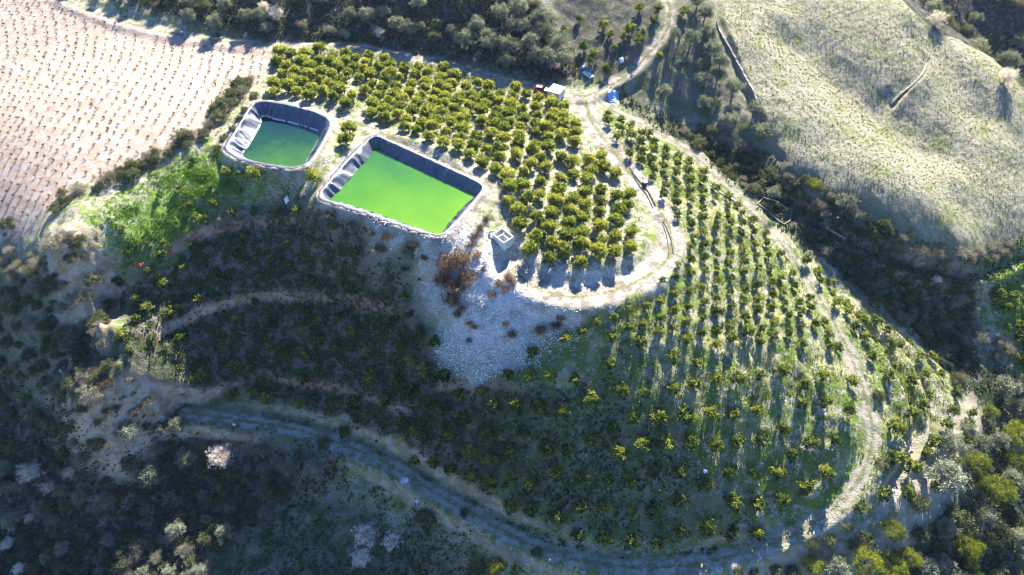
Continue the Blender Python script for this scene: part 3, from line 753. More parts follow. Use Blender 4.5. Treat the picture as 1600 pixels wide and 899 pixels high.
def reservoir(R_, name, label, wmat, seed):
    O, N, rim, depth, inset, floor_ = R_
    n = len(O); k = 31; ker = np.ones(k) / k
    sm = lambda a: np.convolve(np.concatenate([a[-(k//2):], a, a[:k//2]]), ker, 'valid')
    Ns = np.stack([sm(N[:, 0]), sm(N[:, 1])], -1)
    prof = [(1.15, -.32), (.95, -.05), (.6, .05), (.2, .09), (0, .06), (-.15, -.05)]
    m = 14
    for q in range(1, m + 1):      # down the inner bank
        t = q / m; prof.append((-.15 - (inset + .6 - .15) * t, -.05 - (depth + .55) * t))
    cx, cy = O.mean(0); th = thing(name, label, "reservoir", (cx, cy, rim))
    V = []; u = np.arange(n) * .35
    for j, (off, dz) in enumerate(prof):
        w = smooth(-.1, -.6, np.array(off)) * smooth(-(inset + .7), -(inset - .1), np.array(off))
        fold = .6 - 3.2 * np.abs(vnoise(u + .5 * off * np.sin(u * .35), np.full(n, off * .25 + 7), 1.7, seed)) + .35 * vnoise(u, np.full(n, off * .6), .7, seed + 1)
        lip = .10 * vnoise(u, np.full(n, off), .8, seed + 2)
        q = O + Ns * (off + (-w * fold * .34 if j > 3 else lip * 3))[:, None]
        V.append(np.column_stack([q[:, 0] - cx, q[:, 1] - cy, dz + (lip if j < 5 else 0) + w * fold * .34]))
    V = np.vstack(V); F = []
    for j in range(len(prof) - 1):
        a = j * n + np.arange(n); b_ = j * n + (np.arange(n) + 1) % n
        F.append(np.stack([a, b_, b_ + n, a + n], -1))
    F = np.vstack(F)
    lo = bpy.data.objects.new("liner", np_mesh("liner", V, F, M['liner'], None, True)); col.objects.link(lo); lo.parent = th
    # the pale band of silt along the waterline
    bandV = []
    for t in (depth - .34, depth + .12):
        off = -.15 - (inset + .6 - .15) * ((t + .05 - .05) / (depth + .55)); q = O + Ns * (off - .07)[..., None] if False else O + Ns * (off - .09)
        bandV.append(np.column_stack([q[:, 0] - cx, q[:, 1] - cy, np.full(n, -t + .02)]))
    a = np.arange(n); b_ = (a + 1) % n
    if seed == 5:
        so = bpy.data.objects.new("silt_band", np_mesh("silt_band", np.vstack(bandV), np.stack([a, b_, b_ + n, a + n], -1), M['silt'], None, True)); col.objects.link(so); so.parent = th
    # water: grid of quads clipped to the outline at the waterline, with a far-to-near tone as a value
    WL = O - Ns * (inset + .05)
    cen = WL.mean(0); rings = np.concatenate([[0.0], np.linspace(.1, 1, 16)])
    WV = [np.column_stack([(cen + (WL - cen) * max(r, 1e-3))[:, 0] - cx, (cen + (WL - cen) * max(r, 1e-3))[:, 1] - cy, np.full(n, -depth)]) for r in rings]
    WF = np.vstack([np.stack([j * n + a, (j + 1) * n + a, (j + 1) * n + b_, j * n + b_], -1) for j in range(len(rings) - 1)])
    WV = np.vstack(WV)
    g = (WV[:, 0] * .3 - WV[:, 1]) ; g = (g - g.min()) / (g.max() - g.min())      # paler towards the near bank: shallows, plus some reflection put into the colour
    T = np.clip(g * 1.0, 0, 1)
    wo = bpy.data.objects.new("water", np_mesh("water", WV, WF[:, ::-1], wmat, T, True)); col.objects.link(wo); wo.parent = th
    return th
M['water_s'] = water_mat('water_dark_green', (.003, .017, .020), (.009, .044, .013), (.05, .13, .014), .07)
M['water_l'] = water_mat('water_bright_green', (.022, .10, .018), (.06, .175, .009), (.115, .24, .009), .06)
reservoir(RES[0], "reservoir", "small irrigation pond with dark teal water and rounded pale liner banks", M['water_s'], 5)
reservoir(RES[1], "reservoir", "large four-sided irrigation pond of bright lime green water", M['water_l'], 9)

# ---------------------------------------------------------------- plants read off the photo
G_RIDGE = "shrubs on the rocky ridge"
hand('grey', [(165,272,2.6,.9,"broad grey shrub at the lower edge of the pale vineyard"), (120,290,2.2,.9,"grey shrub with green skirt left of the broad one below the vineyard"),
 (78,375,3.0,.9,"large grey shrub at the head of the rocky ridge"), (118,462,2.6,.8,"dry brown shrub halfway down the rocky ridge"),
 (95,478,2.2,.8,"smaller dry shrub beside the brown shrub on the ridge"), (140,612,2.4,.8,"whitish dry bush at the foot of the rocky ridge"),
 (85,603,2.0,.8,"cream coloured bush among rocks at the ridge foot"), (325,190,1.8,.8,"dark purple grey scrub between vineyard corner and small pond")])
hand('shrub', [(140,432,2.0,.9,"olive green shrub on the lit crest of the ridge"), (162,472,2.2,1.0,"dark green shrub under the ridge's rock face"), (10,345,2.0,.8,"yellow green bush at the left photo edge below vines"),
 (60,508,1.2,.9,"small bright green bush alone on the shaded slope left of the ridge"), (28,536,1.2,.8,"low bush with sunlit top on the pale slope at far left"),
 (108,400,1.5,.7,"low yellowish shrub behind the brown ridge shrubs"), (105,596,1.6,.8,"green bush between the two pale bushes at the ridge foot"),
 (55,646,1.9,1.0,"green bush with lit top left of the gully"), (40,620,1.2,1,"small dark bush above the green bush at left"), (92,665,2.0,.9,"mid green bush beside bare ground in the left gully"),
 (148,690,2.1,1.0,"bright yellow green tree next to the beige crowned tree"), (165,640,1.2,1,"green bush just under the whitish dry bush")])
hand('olive', [(200,676,2.4,1,"beige crowned tree with many lit clumps in the left gully"), (278,665,1.9,1,"pale olive tree standing alone right of the beige crowned tree"),
 (162,782,2.0,1.1,"olive tree with only its top clumps lit in dark wood"), (235,745,2.6,1,"dim blue grey olive tree in the dark wood"), (290,715,2.2,1,"dim olive tree left of the white blossoming almond"),
 (455,728,2.3,1,"left of the two round olive trees below the ring track"), (493,735,2.6,1,"right and larger of the two round olive trees below the ring track")])
hand('almond', [(343,712,2.9,1,"white blossoming almond in shade below the ring track start"), (47,738,2.7,1,"large pink almond in sun at lower left"), (76,762,1.7,1,"small pink almond touching the large pink one"),
 (109,738,1.5,1,"small pale pink almond right of the large pink one"), (570,835,2.8,.9,"white almond, left of the pair on the bluish grass"), (612,845,2.0,.9,"smaller white almond, right of the pair on the bluish grass"),
 (565,872,2.4,.8,"dim white almond below the pair on the bluish grass"), (1465,437,1.2,.9,"pale flowering bush in the dark stream gully"), (30,888,1.4,1.1,"bare white tree at the bottom left corner"),
 (12,850,1.5,1.0,"pale bare bush at the left edge above the bare white tree"), (45,810,1.1,1,"tiny pale bush below the pink almonds"), (155,480,1.0,.9,"small pinkish shrub under the rock face"),
 (430,20,2.6,1,"pinkish bare tree by the road at the top left"), (1465,28,2.6,1,"pale bluish tree behind the right hill's top edge"), (1575,118,2.6,1,"pale bluish tree behind the right hill's far edge")])
hand('shrub', [(665,800,2.5,.95,"dark round bush at the bend below the ring track"), (745,888,2.4,1,"dark bush beside the sunlit yellow green tree"), (505,690,1.5,.8,"dark green bush on the ring track's edge"),
 (725,800,1.2,.6,"low dark tuft between the two wheel tracks"), (838,862,1.2,.6,"low bush on the outer edge of the ring track"), (1375,615,1.4,.9,"round grey green bush on the ring track's inner verge"),
 (1385,722,1.8,.8,"grey green bush at the lower bend of the ring track")])
hand('pine', [(775,886,1.9,1.2,"sunlit yellow green tree at the bottom photo edge"), (808,894,1.2,1,"small sunlit tree right of the yellow green one"),
 (1555,768,3.2,.95,"roundest bright yellow green pine above the lower right corner"), (1521,728,2.7,.95,"yellow green pine just behind the roundest one"), (1588,685,3.0,1,"yellow green pine at the right photo edge"),
 (1268,886,2.0,.8,"yellow green bush below the ring track's outer bank"), (1271,292,1.9,.9,"sunlit yellow bush under the right hill's edge"), (1545,646,1.8,1,"dark green pine with yellow top in the right gully")])
hand('olive', [(1478,745,3.4,.95,"big shaded bluish grey tree left of the roundest pine"), (1490,695,2.4,.9,"grey tree at the end of the outer terraces"), (1530,693,2.4,.9,"grey green tree between the terrace end and the yellow pines"),
 (1575,608,2.6,1,"grey tree near the right edge above the yellow pines"), (1510,672,1.8,.9,"small grey tree against the brown terrace bank"), (1590,640,2.2,1,"grey tree at the right edge below the dry grey bushes"),
 (1310,888,2.4,.9,"dark olive tree on the bank at the bottom"), (1207,303,1.6,1.2,"tree with lit top at the walled garden"),
 (1322,316,2.6,.7,"silver grey scrub hanging on the right hill's lower edge")])
hand('grey', [(1533,520,2.2,.9,"dry grey bush with pale top, left in the gully clump"), (1566,532,2.0,.9,"dry grey bush, middle of the gully clump"), (1583,545,1.6,.9,"dry grey bush, right in the gully clump"), (1560,553,1.5,.9,"lowest dry grey bush of the gully clump"),
 (1163,224,2.6,.8,"purple grey thicket below the last olive of the flank"), (1440,387,2.2,.8,"dry bush at the tip of the right hill"), (1465,390,2.0,.8,"dry bush second along the tip of the right hill"), (1505,390,2.2,.7,"dry bush third along the tip of the right hill"), (1340,330,1.8,.7,"dry bush on the rim right of the silver scrub")])
# olive trees on the shaded flank of the right hill
hand('olive', [(1080,62,2.6), (1102,23,2.4), (1107,53,2.4), (1113,78,2.5), (1127,98,2.4), (1097,125,2.2), (1147,138,2.5), (1040,143,1.8), (1100,163,2.2), (1179,172,2.1), (1189,208,2.5), (1143,190,2.2), (1065,100,2.0), (1098,102,1.9), (1055,53,1.5), (1090,5,2.2)],
     "grey green olive tree on the shaded flank left of the right hill", "olive trees on the right hill's flank")
hand('young', [(942,40,1.4), (955,54,1.3), (983,47,1.6), (997,62,1.6), (975,57,1.2), (913,72,1.5), (927,88,1.7), (947,107,1.5), (1000,12,1.5), (1028,13,1.3), (1069,19,1.6), (1022,32,1.1), (1030,87,1.1), (960,75,1.1), (1005,50,1.0), (905,30,1.1), (880,45,1.0)],
     "small young tree on the brown plot beside the upper track", "young trees on the brown plot")
# the wood behind the orchard, near edge in the sun
hand('olive', [(295,26,2.2), (336,37,2.4), (385,27,2.3), (352,8,2.2)], "sunlit silvery olive tree above the road at the top left", "sunlit olives above the back road")
hand('olive', [(726,62,2.8), (768,70,2.7), (790,72,2.7), (762,58,2.4), (745,40,2.4), (805,75,2.5), (830,66,2.6), (856,92,3.0), (838,88,2.8), (880,92,3.0), (872,70,2.7), (850,50,2.6), (815,42,2.5), (783,22,2.6), (812,12,2.6), (842,28,2.6)],
     "round silvery olive tree in the grove behind the orchard road", "olive grove behind the orchard")
L_BACK = W([(60,-30),(150,-6),(245,20),(340,42),(430,58),(560,62),(690,80),(780,108),(830,120),(880,112),(838,0),(838,-40)])
for q in scatter(L_BACK, 95, 3.6, 31):
    k = random.choices(['olive', 'shrub', 'grey', 'almond'], [5, 3, 1.5, .3])[0]
    P[k].place(q[0], q[1], random.uniform(1.5, 2.6), {'olive': "blue grey olive tree in the shaded wood behind the road", 'shrub': "dark green bush in the shaded wood behind the road", 'grey': "dry grey bush in the shaded wood behind the road", 'almond': "pale flowering tree in the shaded wood behind the road"}[k], "wood behind the orchard road, " + k)
# dark wood at the lower left
for q in scatter(W([(-20,700),(60,690),(120,690),(220,640),(300,690),(420,710),(520,740),(420,800),(330,900),(-40,930)]), 130, 2.6, 32):
    k = random.choices(['olive', 'shrub', 'grey'], [1.6, 5, 3])[0]
    P[k].place(q[0], q[1], random.uniform(1.1, 2.0), {'olive': "dim blue grey tree in the dark lower left wood", 'shrub': "dark green bush in the dark lower left wood", 'grey': "dim greyish bush in the dark lower left wood"}[k], "dark wood at the lower left, " + k)
for q in scatter(W([(-20,590),(60,605),(150,650),(120,720),(0,760)]), 14, 3.0, 33):
    P['shrub'].place(q[0], q[1], random.uniform(1.0, 1.8), "dark bush in the gully below the rocky ridge", "bushes below the rocky ridge")
for q in scatter(W([(-20,380),(60,400),(100,440),(140,520),(110,590),(0,600),(-30,500)]), 60, 2.4, 51):
    k = random.choice(['shrub', 'grey'])
    P[k].place(q[0], q[1], random.uniform(.9, 2.1), {'shrub': "low dark green bush on the shaded slope left of the rocky ridge", 'grey': "low grey bush on the shaded slope left of the rocky ridge"}[k], "slope left of the ridge, " + k)
for q in scatter(W([(85,345),(150,300),(230,268),(300,235),(350,185),(395,130),(380,120),(310,205),(200,262),(90,310)]), 34, 1.9, 52):
    k = random.choice(['shrub', 'shrub', 'grey'])
    P[k].place(q[0], q[1], random.uniform(1.1, 2.3), {'shrub': "green bush on the bank between the pale field and the ponds", 'grey': "dry grey bush on the bank between the pale field and the ponds"}[k], "bank under the pale field, " + k)
for q in scatter(W([(80,390),(140,400),(165,470),(165,560),(130,600),(100,540),(110,470)]), 32, 1.6, 53):
    k = random.choice(['shrub', 'grey', 'grey'])
    P[k].place(q[0], q[1], random.uniform(.9, 1.9), {'shrub': "green bush among the rocks of the left ridge", 'grey': "dry bush among the rocks of the left ridge"}[k], "rocks of the left ridge, " + k)
for q in scatter(W([(480,322),(560,345),(640,368),(600,400),(540,365),(480,345)]), 26, 1.6, 54):
    k = random.choice(['dead', 'shrub'])
    P[k].place(q[0], q[1], random.uniform(.5, 1.1), {'dead': "brown dead bush on the bank under the bright green pond", 'shrub': "small green bush on the bank under the bright green pond"}[k], "bank under the bright pond, " + k)
for q in scatter(W([(70,390),(165,395),(180,480),(175,565),(215,605),(285,645),(300,690),(230,700),(120,670),(60,600),(85,500)]), 95, 1.35, 56):
    k = random.choices(['shrub', 'grey', 'dead'], [4, 5, 1])[0]
    P[k].place(q[0], q[1], random.uniform(.6, 1.5), {'shrub': "small green bush on the broken ground at the foot of the left ridge", 'grey': "small dry bush on the broken ground at the foot of the left ridge", 'dead': "small brown dead bush on the broken ground at the foot of the left ridge"}[k], "broken ground by the left ridge, " + k)
# stream gully on the right
for q in scatter(W([(985,185),(1100,205),(1180,245),(1235,280),(1300,320),(1440,405),(1520,450),(1530,520),(1500,620),(1450,540),(1330,440),(1240,350),(1170,300),(1090,235)]), 120, 2.2, 34):
    k = random.choices(['shrub', 'grey'], [5, 2])[0]
    P[k].place(q[0], q[1], random.uniform(.8, 1.8), {'shrub': "dark green bush in the shaded stream gully", 'grey': "dull purple grey bush in the shaded stream gully"}[k], "bushes in the stream gully, " + k)
for q in scatter(W([(1236,262),(1300,296),(1370,342),(1440,380),(1510,392),(1575,372),(1590,400),(1520,430),(1440,412),(1360,385),(1290,350),(1230,300)]), 60, 1.7, 55):
    k = random.choices(['grey', 'shrub'], [3, 2])[0]
    P[k].place(q[0], q[1], random.uniform(.8, 1.7), {'shrub': "dark green bush on the steep foot of the right hill", 'grey': "dull grey brown bush on the steep foot of the right hill"}[k], "foot of the right hill, " + k)
# wood at the lower right corner
for q in scatter(W([(1330,830),(1400,800),(1490,770),(1610,600),(1640,700),(1640,930),(1320,930)]), 45, 3.0, 35):
    k = random.choices(['olive', 'shrub', 'pine'], [4, 3, 2])[0]
    P[k].place(q[0], q[1], random.uniform(1.7, 2.8), {'olive': "grey green tree in the lower right corner wood", 'shrub': "dark bush in the lower right corner wood", 'pine': "yellow green pine in the lower right corner wood"}[k], "lower right corner wood, " + k)
for q in scatter(W([(1130,885),(1200,870),(1330,820),(1345,870),(1250,905),(1120,910)]), 14, 2.6, 36):
    P['shrub'].place(q[0], q[1], random.uniform(.9, 1.7), "green bush on the rubbly bank under the ring track", "bushes under the ring track")
# lit terraces at the right edge
for q in scatter(W([(1535,455),(1560,425),(1610,380),(1630,400),(1620,600),(1590,590),(1560,500)]), 26, 2.3, 37):
    P['young'].place(q[0], q[1], random.uniform(1.0, 1.7), "bright green bush on the sunlit terraces at the right edge", "bushes on the right edge terraces")
# wooded slope beyond the right hill
_far = np.array([[130,205],[150,190],[185,175],[260,190],[270,300],[150,300]], float)
for q in scatter(_far, 110, 5.5, 38):
    k = random.choices(['olive', 'shrub', 'grey'], [4, 4, 1])[0]
    P[k].place(q[0], q[1], random.uniform(2.4, 3.6), {'olive': "dim grey tree in the dark valley beyond the right hill", 'shrub': "dark green tree in the dark valley beyond the right hill", 'grey': "dull bush in the dark valley beyond the right hill"}[k], "valley beyond the right hill, " + k)
# bushes around the reservoirs and the green patch
hand('mango', [(545,200,1.7,1,"fruit tree in the gap between the two ponds, the upper of two"), (540,217,1.7,1,"fruit tree in the gap between the two ponds, the lower of two"), (488,274,1.6,1,"fruit tree at the small pond's lower right bank"),
 (397,272,1.7,1,"dark fruit tree under the small pond's lower bank"), (353,268,1.2,1,"small fruit tree at the small pond's lower left bank")])
hand('shrub', [(372,182,1.0), (362,198,1.0), (350,212,1.1), (338,228,1.1), (380,168,1.0), (395,146,1.2)], "small yellow green bush along the small pond's left bank", "bushes along the small pond")
for q in scatter(Z_PATCH, 10, 4.0, 39):
    P['young'].place(q[0], q[1], random.uniform(.5, 1.0), "low bright green plant on the lush patch left of the ponds", "plants on the lush patch")
hand('young', [(252,398,1.2), (232,425,1.3), (254,445,1.2), (186,440,1.2), (268,488,1.3), (230,480,1.3), (212,466,1.0), (317,343,1.2), (301,385,1.0), (290,420,1.0), (363,331,1.1), (398,330,1.1), (430,330,1.3), (463,331,1.3), (203,548,1.0), (370,300,1.1), (335,318,1.0)],
     "young tree with sunlit top on the terraces at the left of the dark slope", "young trees on the left terraces")
# dead brown shrubs on the gravel
hand('dead', [(700,404,3.2,1.1,"largest dead brown shrub on the gravel under the big pond"), (722,398,2.5,1.1,"dead brown shrub with orange top beside the largest one"), (712,440,3.0,1,"dead brown shrub in the middle of the big dead clump"),
 (688,430,2.6,1,"dead brown shrub on the left side of the big dead clump"), (706,464,2.4,.9,"dead brown shrub at the lower end of the big dead clump"), (727,428,2.4,1,"dead brown shrub on the right side of the big dead clump")])
hand('dead', [(714,488,1.3), (722,480,1.2), (735,505,1.1), (733,530,.9), (742,510,.8), (633,418,1.1), (592,385,1.7), (604,366,1.3), (648,380,1.2), (662,400,1.1), (655,435,.6), (800,520,1.3), (790,505,.9), (845,512,1.6), (870,505,1.4), (875,495,1.1), (515,335,1.0)],
     "small dull brown dead shrub on the shaded gravel slope", "dead shrubs on the shaded gravel")
hand('dead', [(795,432,1.4), (780,440,1.3), (768,458,1.1), (745,395,1.2), (735,380,1.1), (752,352,1.3), (742,365,1.2), (760,340,1.1), (790,450,1.0), (802,440,1.0), (755,418,.9)],
     "dry tan shrub on the sunlit gravel beside the big pond corner", "dry shrubs on the sunlit gravel")

# ---------------------------------------------------------------- orchard on the plateau
a0 = W([(582,212)])[0]; a1 = W([(757,290)])[0]; e1 = (a1 - a0) / np.linalg.norm(a1 - a0); e2 = np.array([-e1[1], e1[0]])
rs = np.random.default_rng(5); pts = []
for i in range(-40, 60):
    for j in range(-20, 60):
        p = a0 + e1 * (i * 3.9 + (j % 2) * 1.95) + e2 * (j * 3.75 + 2.0) + rs.normal(0, .38, 2)
        pts.append(p)
        pts.append(a0 + e1 * (i * 3.9 + ((-j - 1) % 2) * 1.95) + e2 * (-(j + 1) * 3.75 + 2.0) + rs.normal(0, .38, 2)) if j >= 0 and j < 18 else None
pts = np.array([p for p in pts if p is not None])
pts = np.unique(np.round(pts, 3), axis=0)
ok = inside(W([(440,86),(540,82),(700,106),(860,152),(900,190),(950,260),(1000,330),(1000,392),(905,424),(855,412),(812,392),(790,345),(782,312),(770,280),(590,196),(540,172),(410,146)]), pts[:, 0], pts[:, 1]) & clear(pts, 3.2, 2.6)
pts = pts[ok]
keep = []
for p in pts:
    if all(np.hypot(*(p - q)) > 2.8 for q in keep) and all(np.hypot(p[0]-t[0], p[1]-t[1]) > 2.4 for t in TAKEN) and rs.random() > .05: keep.append(p)
MANGO = np.array(keep)
ruin_xy = W([(788,376)], gz)[0]; hut_xy = W([(868,156)], gz)[0]
MANGO = MANGO[(np.hypot(*(MANGO - ruin_xy).T) > 3.6) & (np.hypot(*(MANGO - hut_xy).T) > 3.4)]
DB = dist_to_line(TR[2][0], MANGO[:, 0], MANGO[:, 1]); DU = dist_to_line(TR[1][0], MANGO[:, 0], MANGO[:, 1]); DL = dist_to_line(np.vstack([RES[1][0], RES[1][0][:1]]), MANGO[:, 0], MANGO[:, 1])
for p, db, du, dl in zip(MANGO, DB, DU, DL):
    if db < 7: lab, g = "dark mango tree in the back rows along the shaded orchard road", "back rows along the orchard road"
    elif du < 7: lab, g = "mango tree in the outer row beside the pale sunlit track", "outer row beside the pale track"
    elif dl < 7.5: lab, g = "mango tree in the rows next to the bright green pond", "rows next to the bright green pond"
    elif p[1] < W([(850,300)])[0][1]: lab, g = "mango tree with a wide shadow in the open lower orchard", "open lower orchard"
    elif p[0] < W([(600,150)])[0][0]: lab, g = "mango tree in the upper orchard above the two ponds", "upper orchard above the ponds"
    else: lab, g = "yellow green mango tree in the dense middle of the orchard", "dense middle of the orchard"
    P['mango'].place(p[0], p[1], rs.uniform(1.25, 1.75), lab, "mango trees: " + g, None, rs.uniform(.9, 1.15))

# ---------------------------------------------------------------- young trees along the contours of the spur
def wide(p):
    u_, v_ = to_px(p[0], p[1], float(bz(p[0], p[1])))
    return (3.25 + 1.7 * float(smooth(430, 640, v_))) if u_ > 850 else 4.3
def contour_rows(poly, levels, space, hub, seed, cl=2.0):
    rs = np.random.default_rng(seed); out = []
    S = H if False else BASE
    m = inside(poly, GX, GY)
    for L in levels:
        c = ((S[:-1] - L) * (S[1:] - L) < 0) & m[:-1]; j, i = np.nonzero(c)
        if not len(j): continue
        t = (L - S[j, i]) / (S[j+1, i] - S[j, i]); p1 = np.stack([XS[i], YS[j] + t * (YS[j+1] - YS[j])], -1)
        c = ((S[:, :-1] - L) * (S[:, 1:] - L) < 0) & m[:, :-1]; j, i = np.nonzero(c)
        t = (L - S[j, i]) / (S[j, i+1] - S[j, i]); p2 = np.stack([XS[i] + t * (XS[i+1] - XS[i]), YS[j]], -1)
        q = np.vstack([p1, p2]); q = q[np.argsort(np.arctan2(q[:, 1] - hub[1], q[:, 0] - hub[0]) + .0)]
        row = []
        for p in q:
            sp = wide(p) * .95
            if all((p[0]-r_[0])**2 + (p[1]-r_[1])**2 > sp * sp for r_ in row[-40:]): row.append(p)
        out += [p + rs.normal(0, .22, 2) for p in row if rs.random() > .06]
    keep = []
    d1 = np.array([.80, -.60]); d2 = np.array([.60, .80])
    for a in range(-40, 60):
        for b in range(-40, 60):
            p = hub + d1 * (3.5 * a + 1.75 * (b % 2)) + d2 * 3.35 * b + rs.normal(0, .26, 2)
            if not inside(poly, p[:1], p[1:])[0]: continue
            u_, v_ = to_px(p[0], p[1], float(bz(p[0], p[1])))
            if u_ > 880 and v_ < 545 and rs.random() > .05: keep.append(p)
    for p in out:
        if all((p[0]-q[0])**2 + (p[1]-q[1])**2 > (wide(p) * .86) ** 2 for q in keep): keep.append(p)
    lo, hi = poly.min(0), poly.max(0)
    for p in rs.uniform(lo, hi, (6000, 2)):
        if inside(poly, p[:1], p[1:])[0] and all((p[0]-q[0])**2 + (p[1]-q[1])**2 > (wide(p) * .97) ** 2 for q in keep): keep.append(p)
    keep = np.array(keep)
    return keep[clear(keep, cl, 3.0) & in_view(keep)]
hub = W([(800,330)])[0]
SPUR = contour_rows(Z_SPUR, np.arange(-36.5, -3, 1.55), 3.9, hub, 3)
gm = grid_interp(XS, YS, gravel, SPUR[:, 0], SPUR[:, 1]); SPUR = SPUR[gm < .35]
uu, vv = to_px(SPUR[:, 0], SPUR[:, 1], gz(SPUR[:, 0], SPUR[:, 1])); SPUR = SPUR[(uu > 640) | (rs.random(len(SPUR)) > .4)]
SPUR = SPUR[[all(np.hypot(p[0]-t[0], p[1]-t[1]) > 1.8 for t in TAKEN) for p in SPUR]]
dcam = np.hypot(SPUR[:, 0], np.hypot(SPUR[:, 1], gz(SPUR[:, 0], SPUR[:, 1]) - CAM_H))
u, v = to_px(SPUR[:, 0], SPUR[:, 1], gz(SPUR[:, 0], SPUR[:, 1]))
order = np.argsort(dcam)
import sys; 
near_, far_ = order[:300], order[300:]
ring_d = dist_to_line(TR[0][0], SPUR[:, 0], SPUR[:, 1])
ru, rv = to_px(TR[0][0][:, 0], TR[0][0][:, 1], gz(TR[0][0][:, 0], TR[0][0][:, 1]))
for i in near_:
    outer = u[i] > 1250 and np.interp(v[i], rv[ru > 1240], ru[ru > 1240]) < u[i] if u[i] > 1250 else False
    if outer: lab, g = "young tree on the narrow terraces outside the ring track", "terraces outside the ring track"
    elif ring_d[i] < 6 and v[i] > 640: lab, g = "young tree in the lowest row just above the ring track", "lowest row above the ring track"
    elif u[i] < 620: lab, g = "dark young tree on the shaded terraces below the ponds", "shaded terraces below the ponds"
    elif u[i] < 1000: lab, g = "young tree on the dark shaded slope under the gravel", "dark slope under the gravel"
    elif v[i] < 520: lab, g = "young tree casting a shadow on the sunlit spur beside the track bend", "sunlit spur beside the track bend"
    else: lab, g = "young tree with lit crown on the lower right of the spur", "lower right of the spur"
    P['young'].place(SPUR[i, 0], SPUR[i, 1], rs.uniform(.78, 1.1) * (1.0 + .62 * float(smooth(450, 650, v[i]))), lab, "young trees: " + g, None, rs.uniform(.9, 1.2))
if len(far_): P['young'].mass("young_tree_rows", SPUR[far_], rs.uniform(1.0, 1.4, len(far_)))

# ---------------------------------------------------------------- vines of the pale field
hubv = W([(-420,230)])[0]
pts = []
for i in range(6, 90):
    r = i * 2.75; n = int(6.283 * r / 2.7)
    for k in range(n):
        a = 6.283 * (k + .5 * (i % 2)) / n
        if abs(((a + math.pi) % (2 * math.pi)) - math.pi) < 1.3: pts.append((hubv[0] + r * math.cos(a) + rs.normal(0, .22), hubv[1] + r * math.sin(a) + rs.normal(0, .22)))
pts = np.array(pts); ok = inside(Z_FIELD, pts[:, 0], pts[:, 1]); pts = pts[ok]
pts = pts[clear(pts, 2.2, 3) & in_view(pts, 8)]
pts = pts[rs.random(len(pts)) > .06]
pts = pts[np.argsort(np.hypot(pts[:, 0], pts[:, 1]))]

for p in pts[:300]:
    P['vine'].place(p[0], p[1], rs.uniform(.75, 1.3), "small dark pruned vine in the nearest rows of the pale field", "vines in the nearest rows of the pale field")
P['vine'].mass("vine_rows", pts[300:], rs.uniform(.75, 1.3, len(pts) - 300))

# ---------------------------------------------------------------- grass, weeds, scrub, rubble: nobody could count them
def tufts(name, poly_mask, n, size, mat, seed, blades=5, flatn=.5, tone=(.5, .25), thresh=None, ybias=True):
    """Grass-like tufts over the grid points where poly_mask is high, one object."""
    rs = np.random.default_rng(seed); jj, ii = np.nonzero(poly_mask > .35)
    area_w = (np.gradient(XS)[ii] * np.gradient(YS)[jj]) * poly_mask[jj, ii]
    k = rs.choice(len(jj), n * 2, p=area_w / area_w.sum()); x = XS[ii[k]] + rs.uniform(-.4, .4, len(k)); y = YS[jj[k]] + rs.uniform(-.4, .4, len(k))
    d = fbm(x, y, 2.6, seed + 3, 3) + .6 * fbm(x, y, 9.0, seed + 8, 2)
    k2 = np.argsort(-(d + rs.normal(0, .35, len(d))))[:n]; x, y = x[k2], y[k2]
    xy = np.stack([x, y], -1); xy = xy[clear_fast(xy)]; xy = xy[in_view(xy, 15)]
    z = gz(xy[:, 0], xy[:, 1]); C = np.column_stack([xy, z])
    m = len(C); c = np.repeat(C, blades, 0); s = size * rs.uniform(.5, 1.5, m).repeat(blades) * rs.uniform(.6, 1.2, m * blades)
    a = rs.uniform(0, 6.283, m * blades); tilt = rs.uniform(.2, 1.0, m * blades) * flatn * 2
    d = np.stack([np.cos(a) * tilt, np.sin(a) * tilt, np.ones_like(a)], -1); d /= np.linalg.norm(d, axis=1)[:, None]
    sd = np.stack([-np.sin(a), np.cos(a), np.zeros_like(a)], -1) * (s * .32)[:, None]
    V = np.stack([c - [0, 0, .03], c + d * s[:, None] * .55 + sd, c + d * s[:, None], c + d * s[:, None] * .55 - sd], 1).reshape(-1, 3)
    t = np.clip(rs.normal(tone[0], tone[1], m).repeat(blades) + rs.normal(0, .1, m * blades), 0, 1).repeat(4)
    o = bpy.data.objects.new(name, np_mesh(name, V, np.arange(len(V)).reshape(-1, 4), M[mat], t)); col.objects.link(o); o["kind"] = "stuff"
    return o
CLEARG = np.maximum(trackm, 0)
for r in RES:
    CLEARG = np.maximum(CLEARG, inside(r[0], GX, GY).astype(float))
    D_, _, _ = line_dist(np.vstack([r[0], r[0][:1]]), 2.5); CLEARG = np.maximum(CLEARG, (D_ < 1.3).astype(float))
def clear_fast(xy): return grid_interp(XS, YS, CLEARG, xy[:, 0], xy[:, 1]) < .3
tufts("grass", spur * (1 - gravel) * (1 - .8 * trackm), 26000, .20, 'weed', 41, 5, .6, (.5, .25))
tufts("dry_grass", np.clip(spur + orch, 0, 1) * (1 - gravel), 12000, .20, 'straw', 42, 5, .7)
tufts("orchard_grass", orch, 8000, .24, 'weed', 43, 5, .6, (.6, .25))
tufts("low_scrub", hill, 18000, .17, 'straw', 44, 5, .9, (.3, .25))
tufts("hill_grass", hill, 9000, .18, 'weed', 45, 5, .8, (.3, .25))
tufts("lush_weeds", np.clip(patch * 1.0, 0, 1), 6500, .22, 'lush', 46, 6, .6, (.55, .2))
_hp = np.array([(x, y) for i in range(160) for j in range(160) for x, y in [(20 + i * 1.75 * .82 - j * 1.9 * .57, 95 + i * 1.75 * .57 * .6 + j * 1.9 * .82)]])
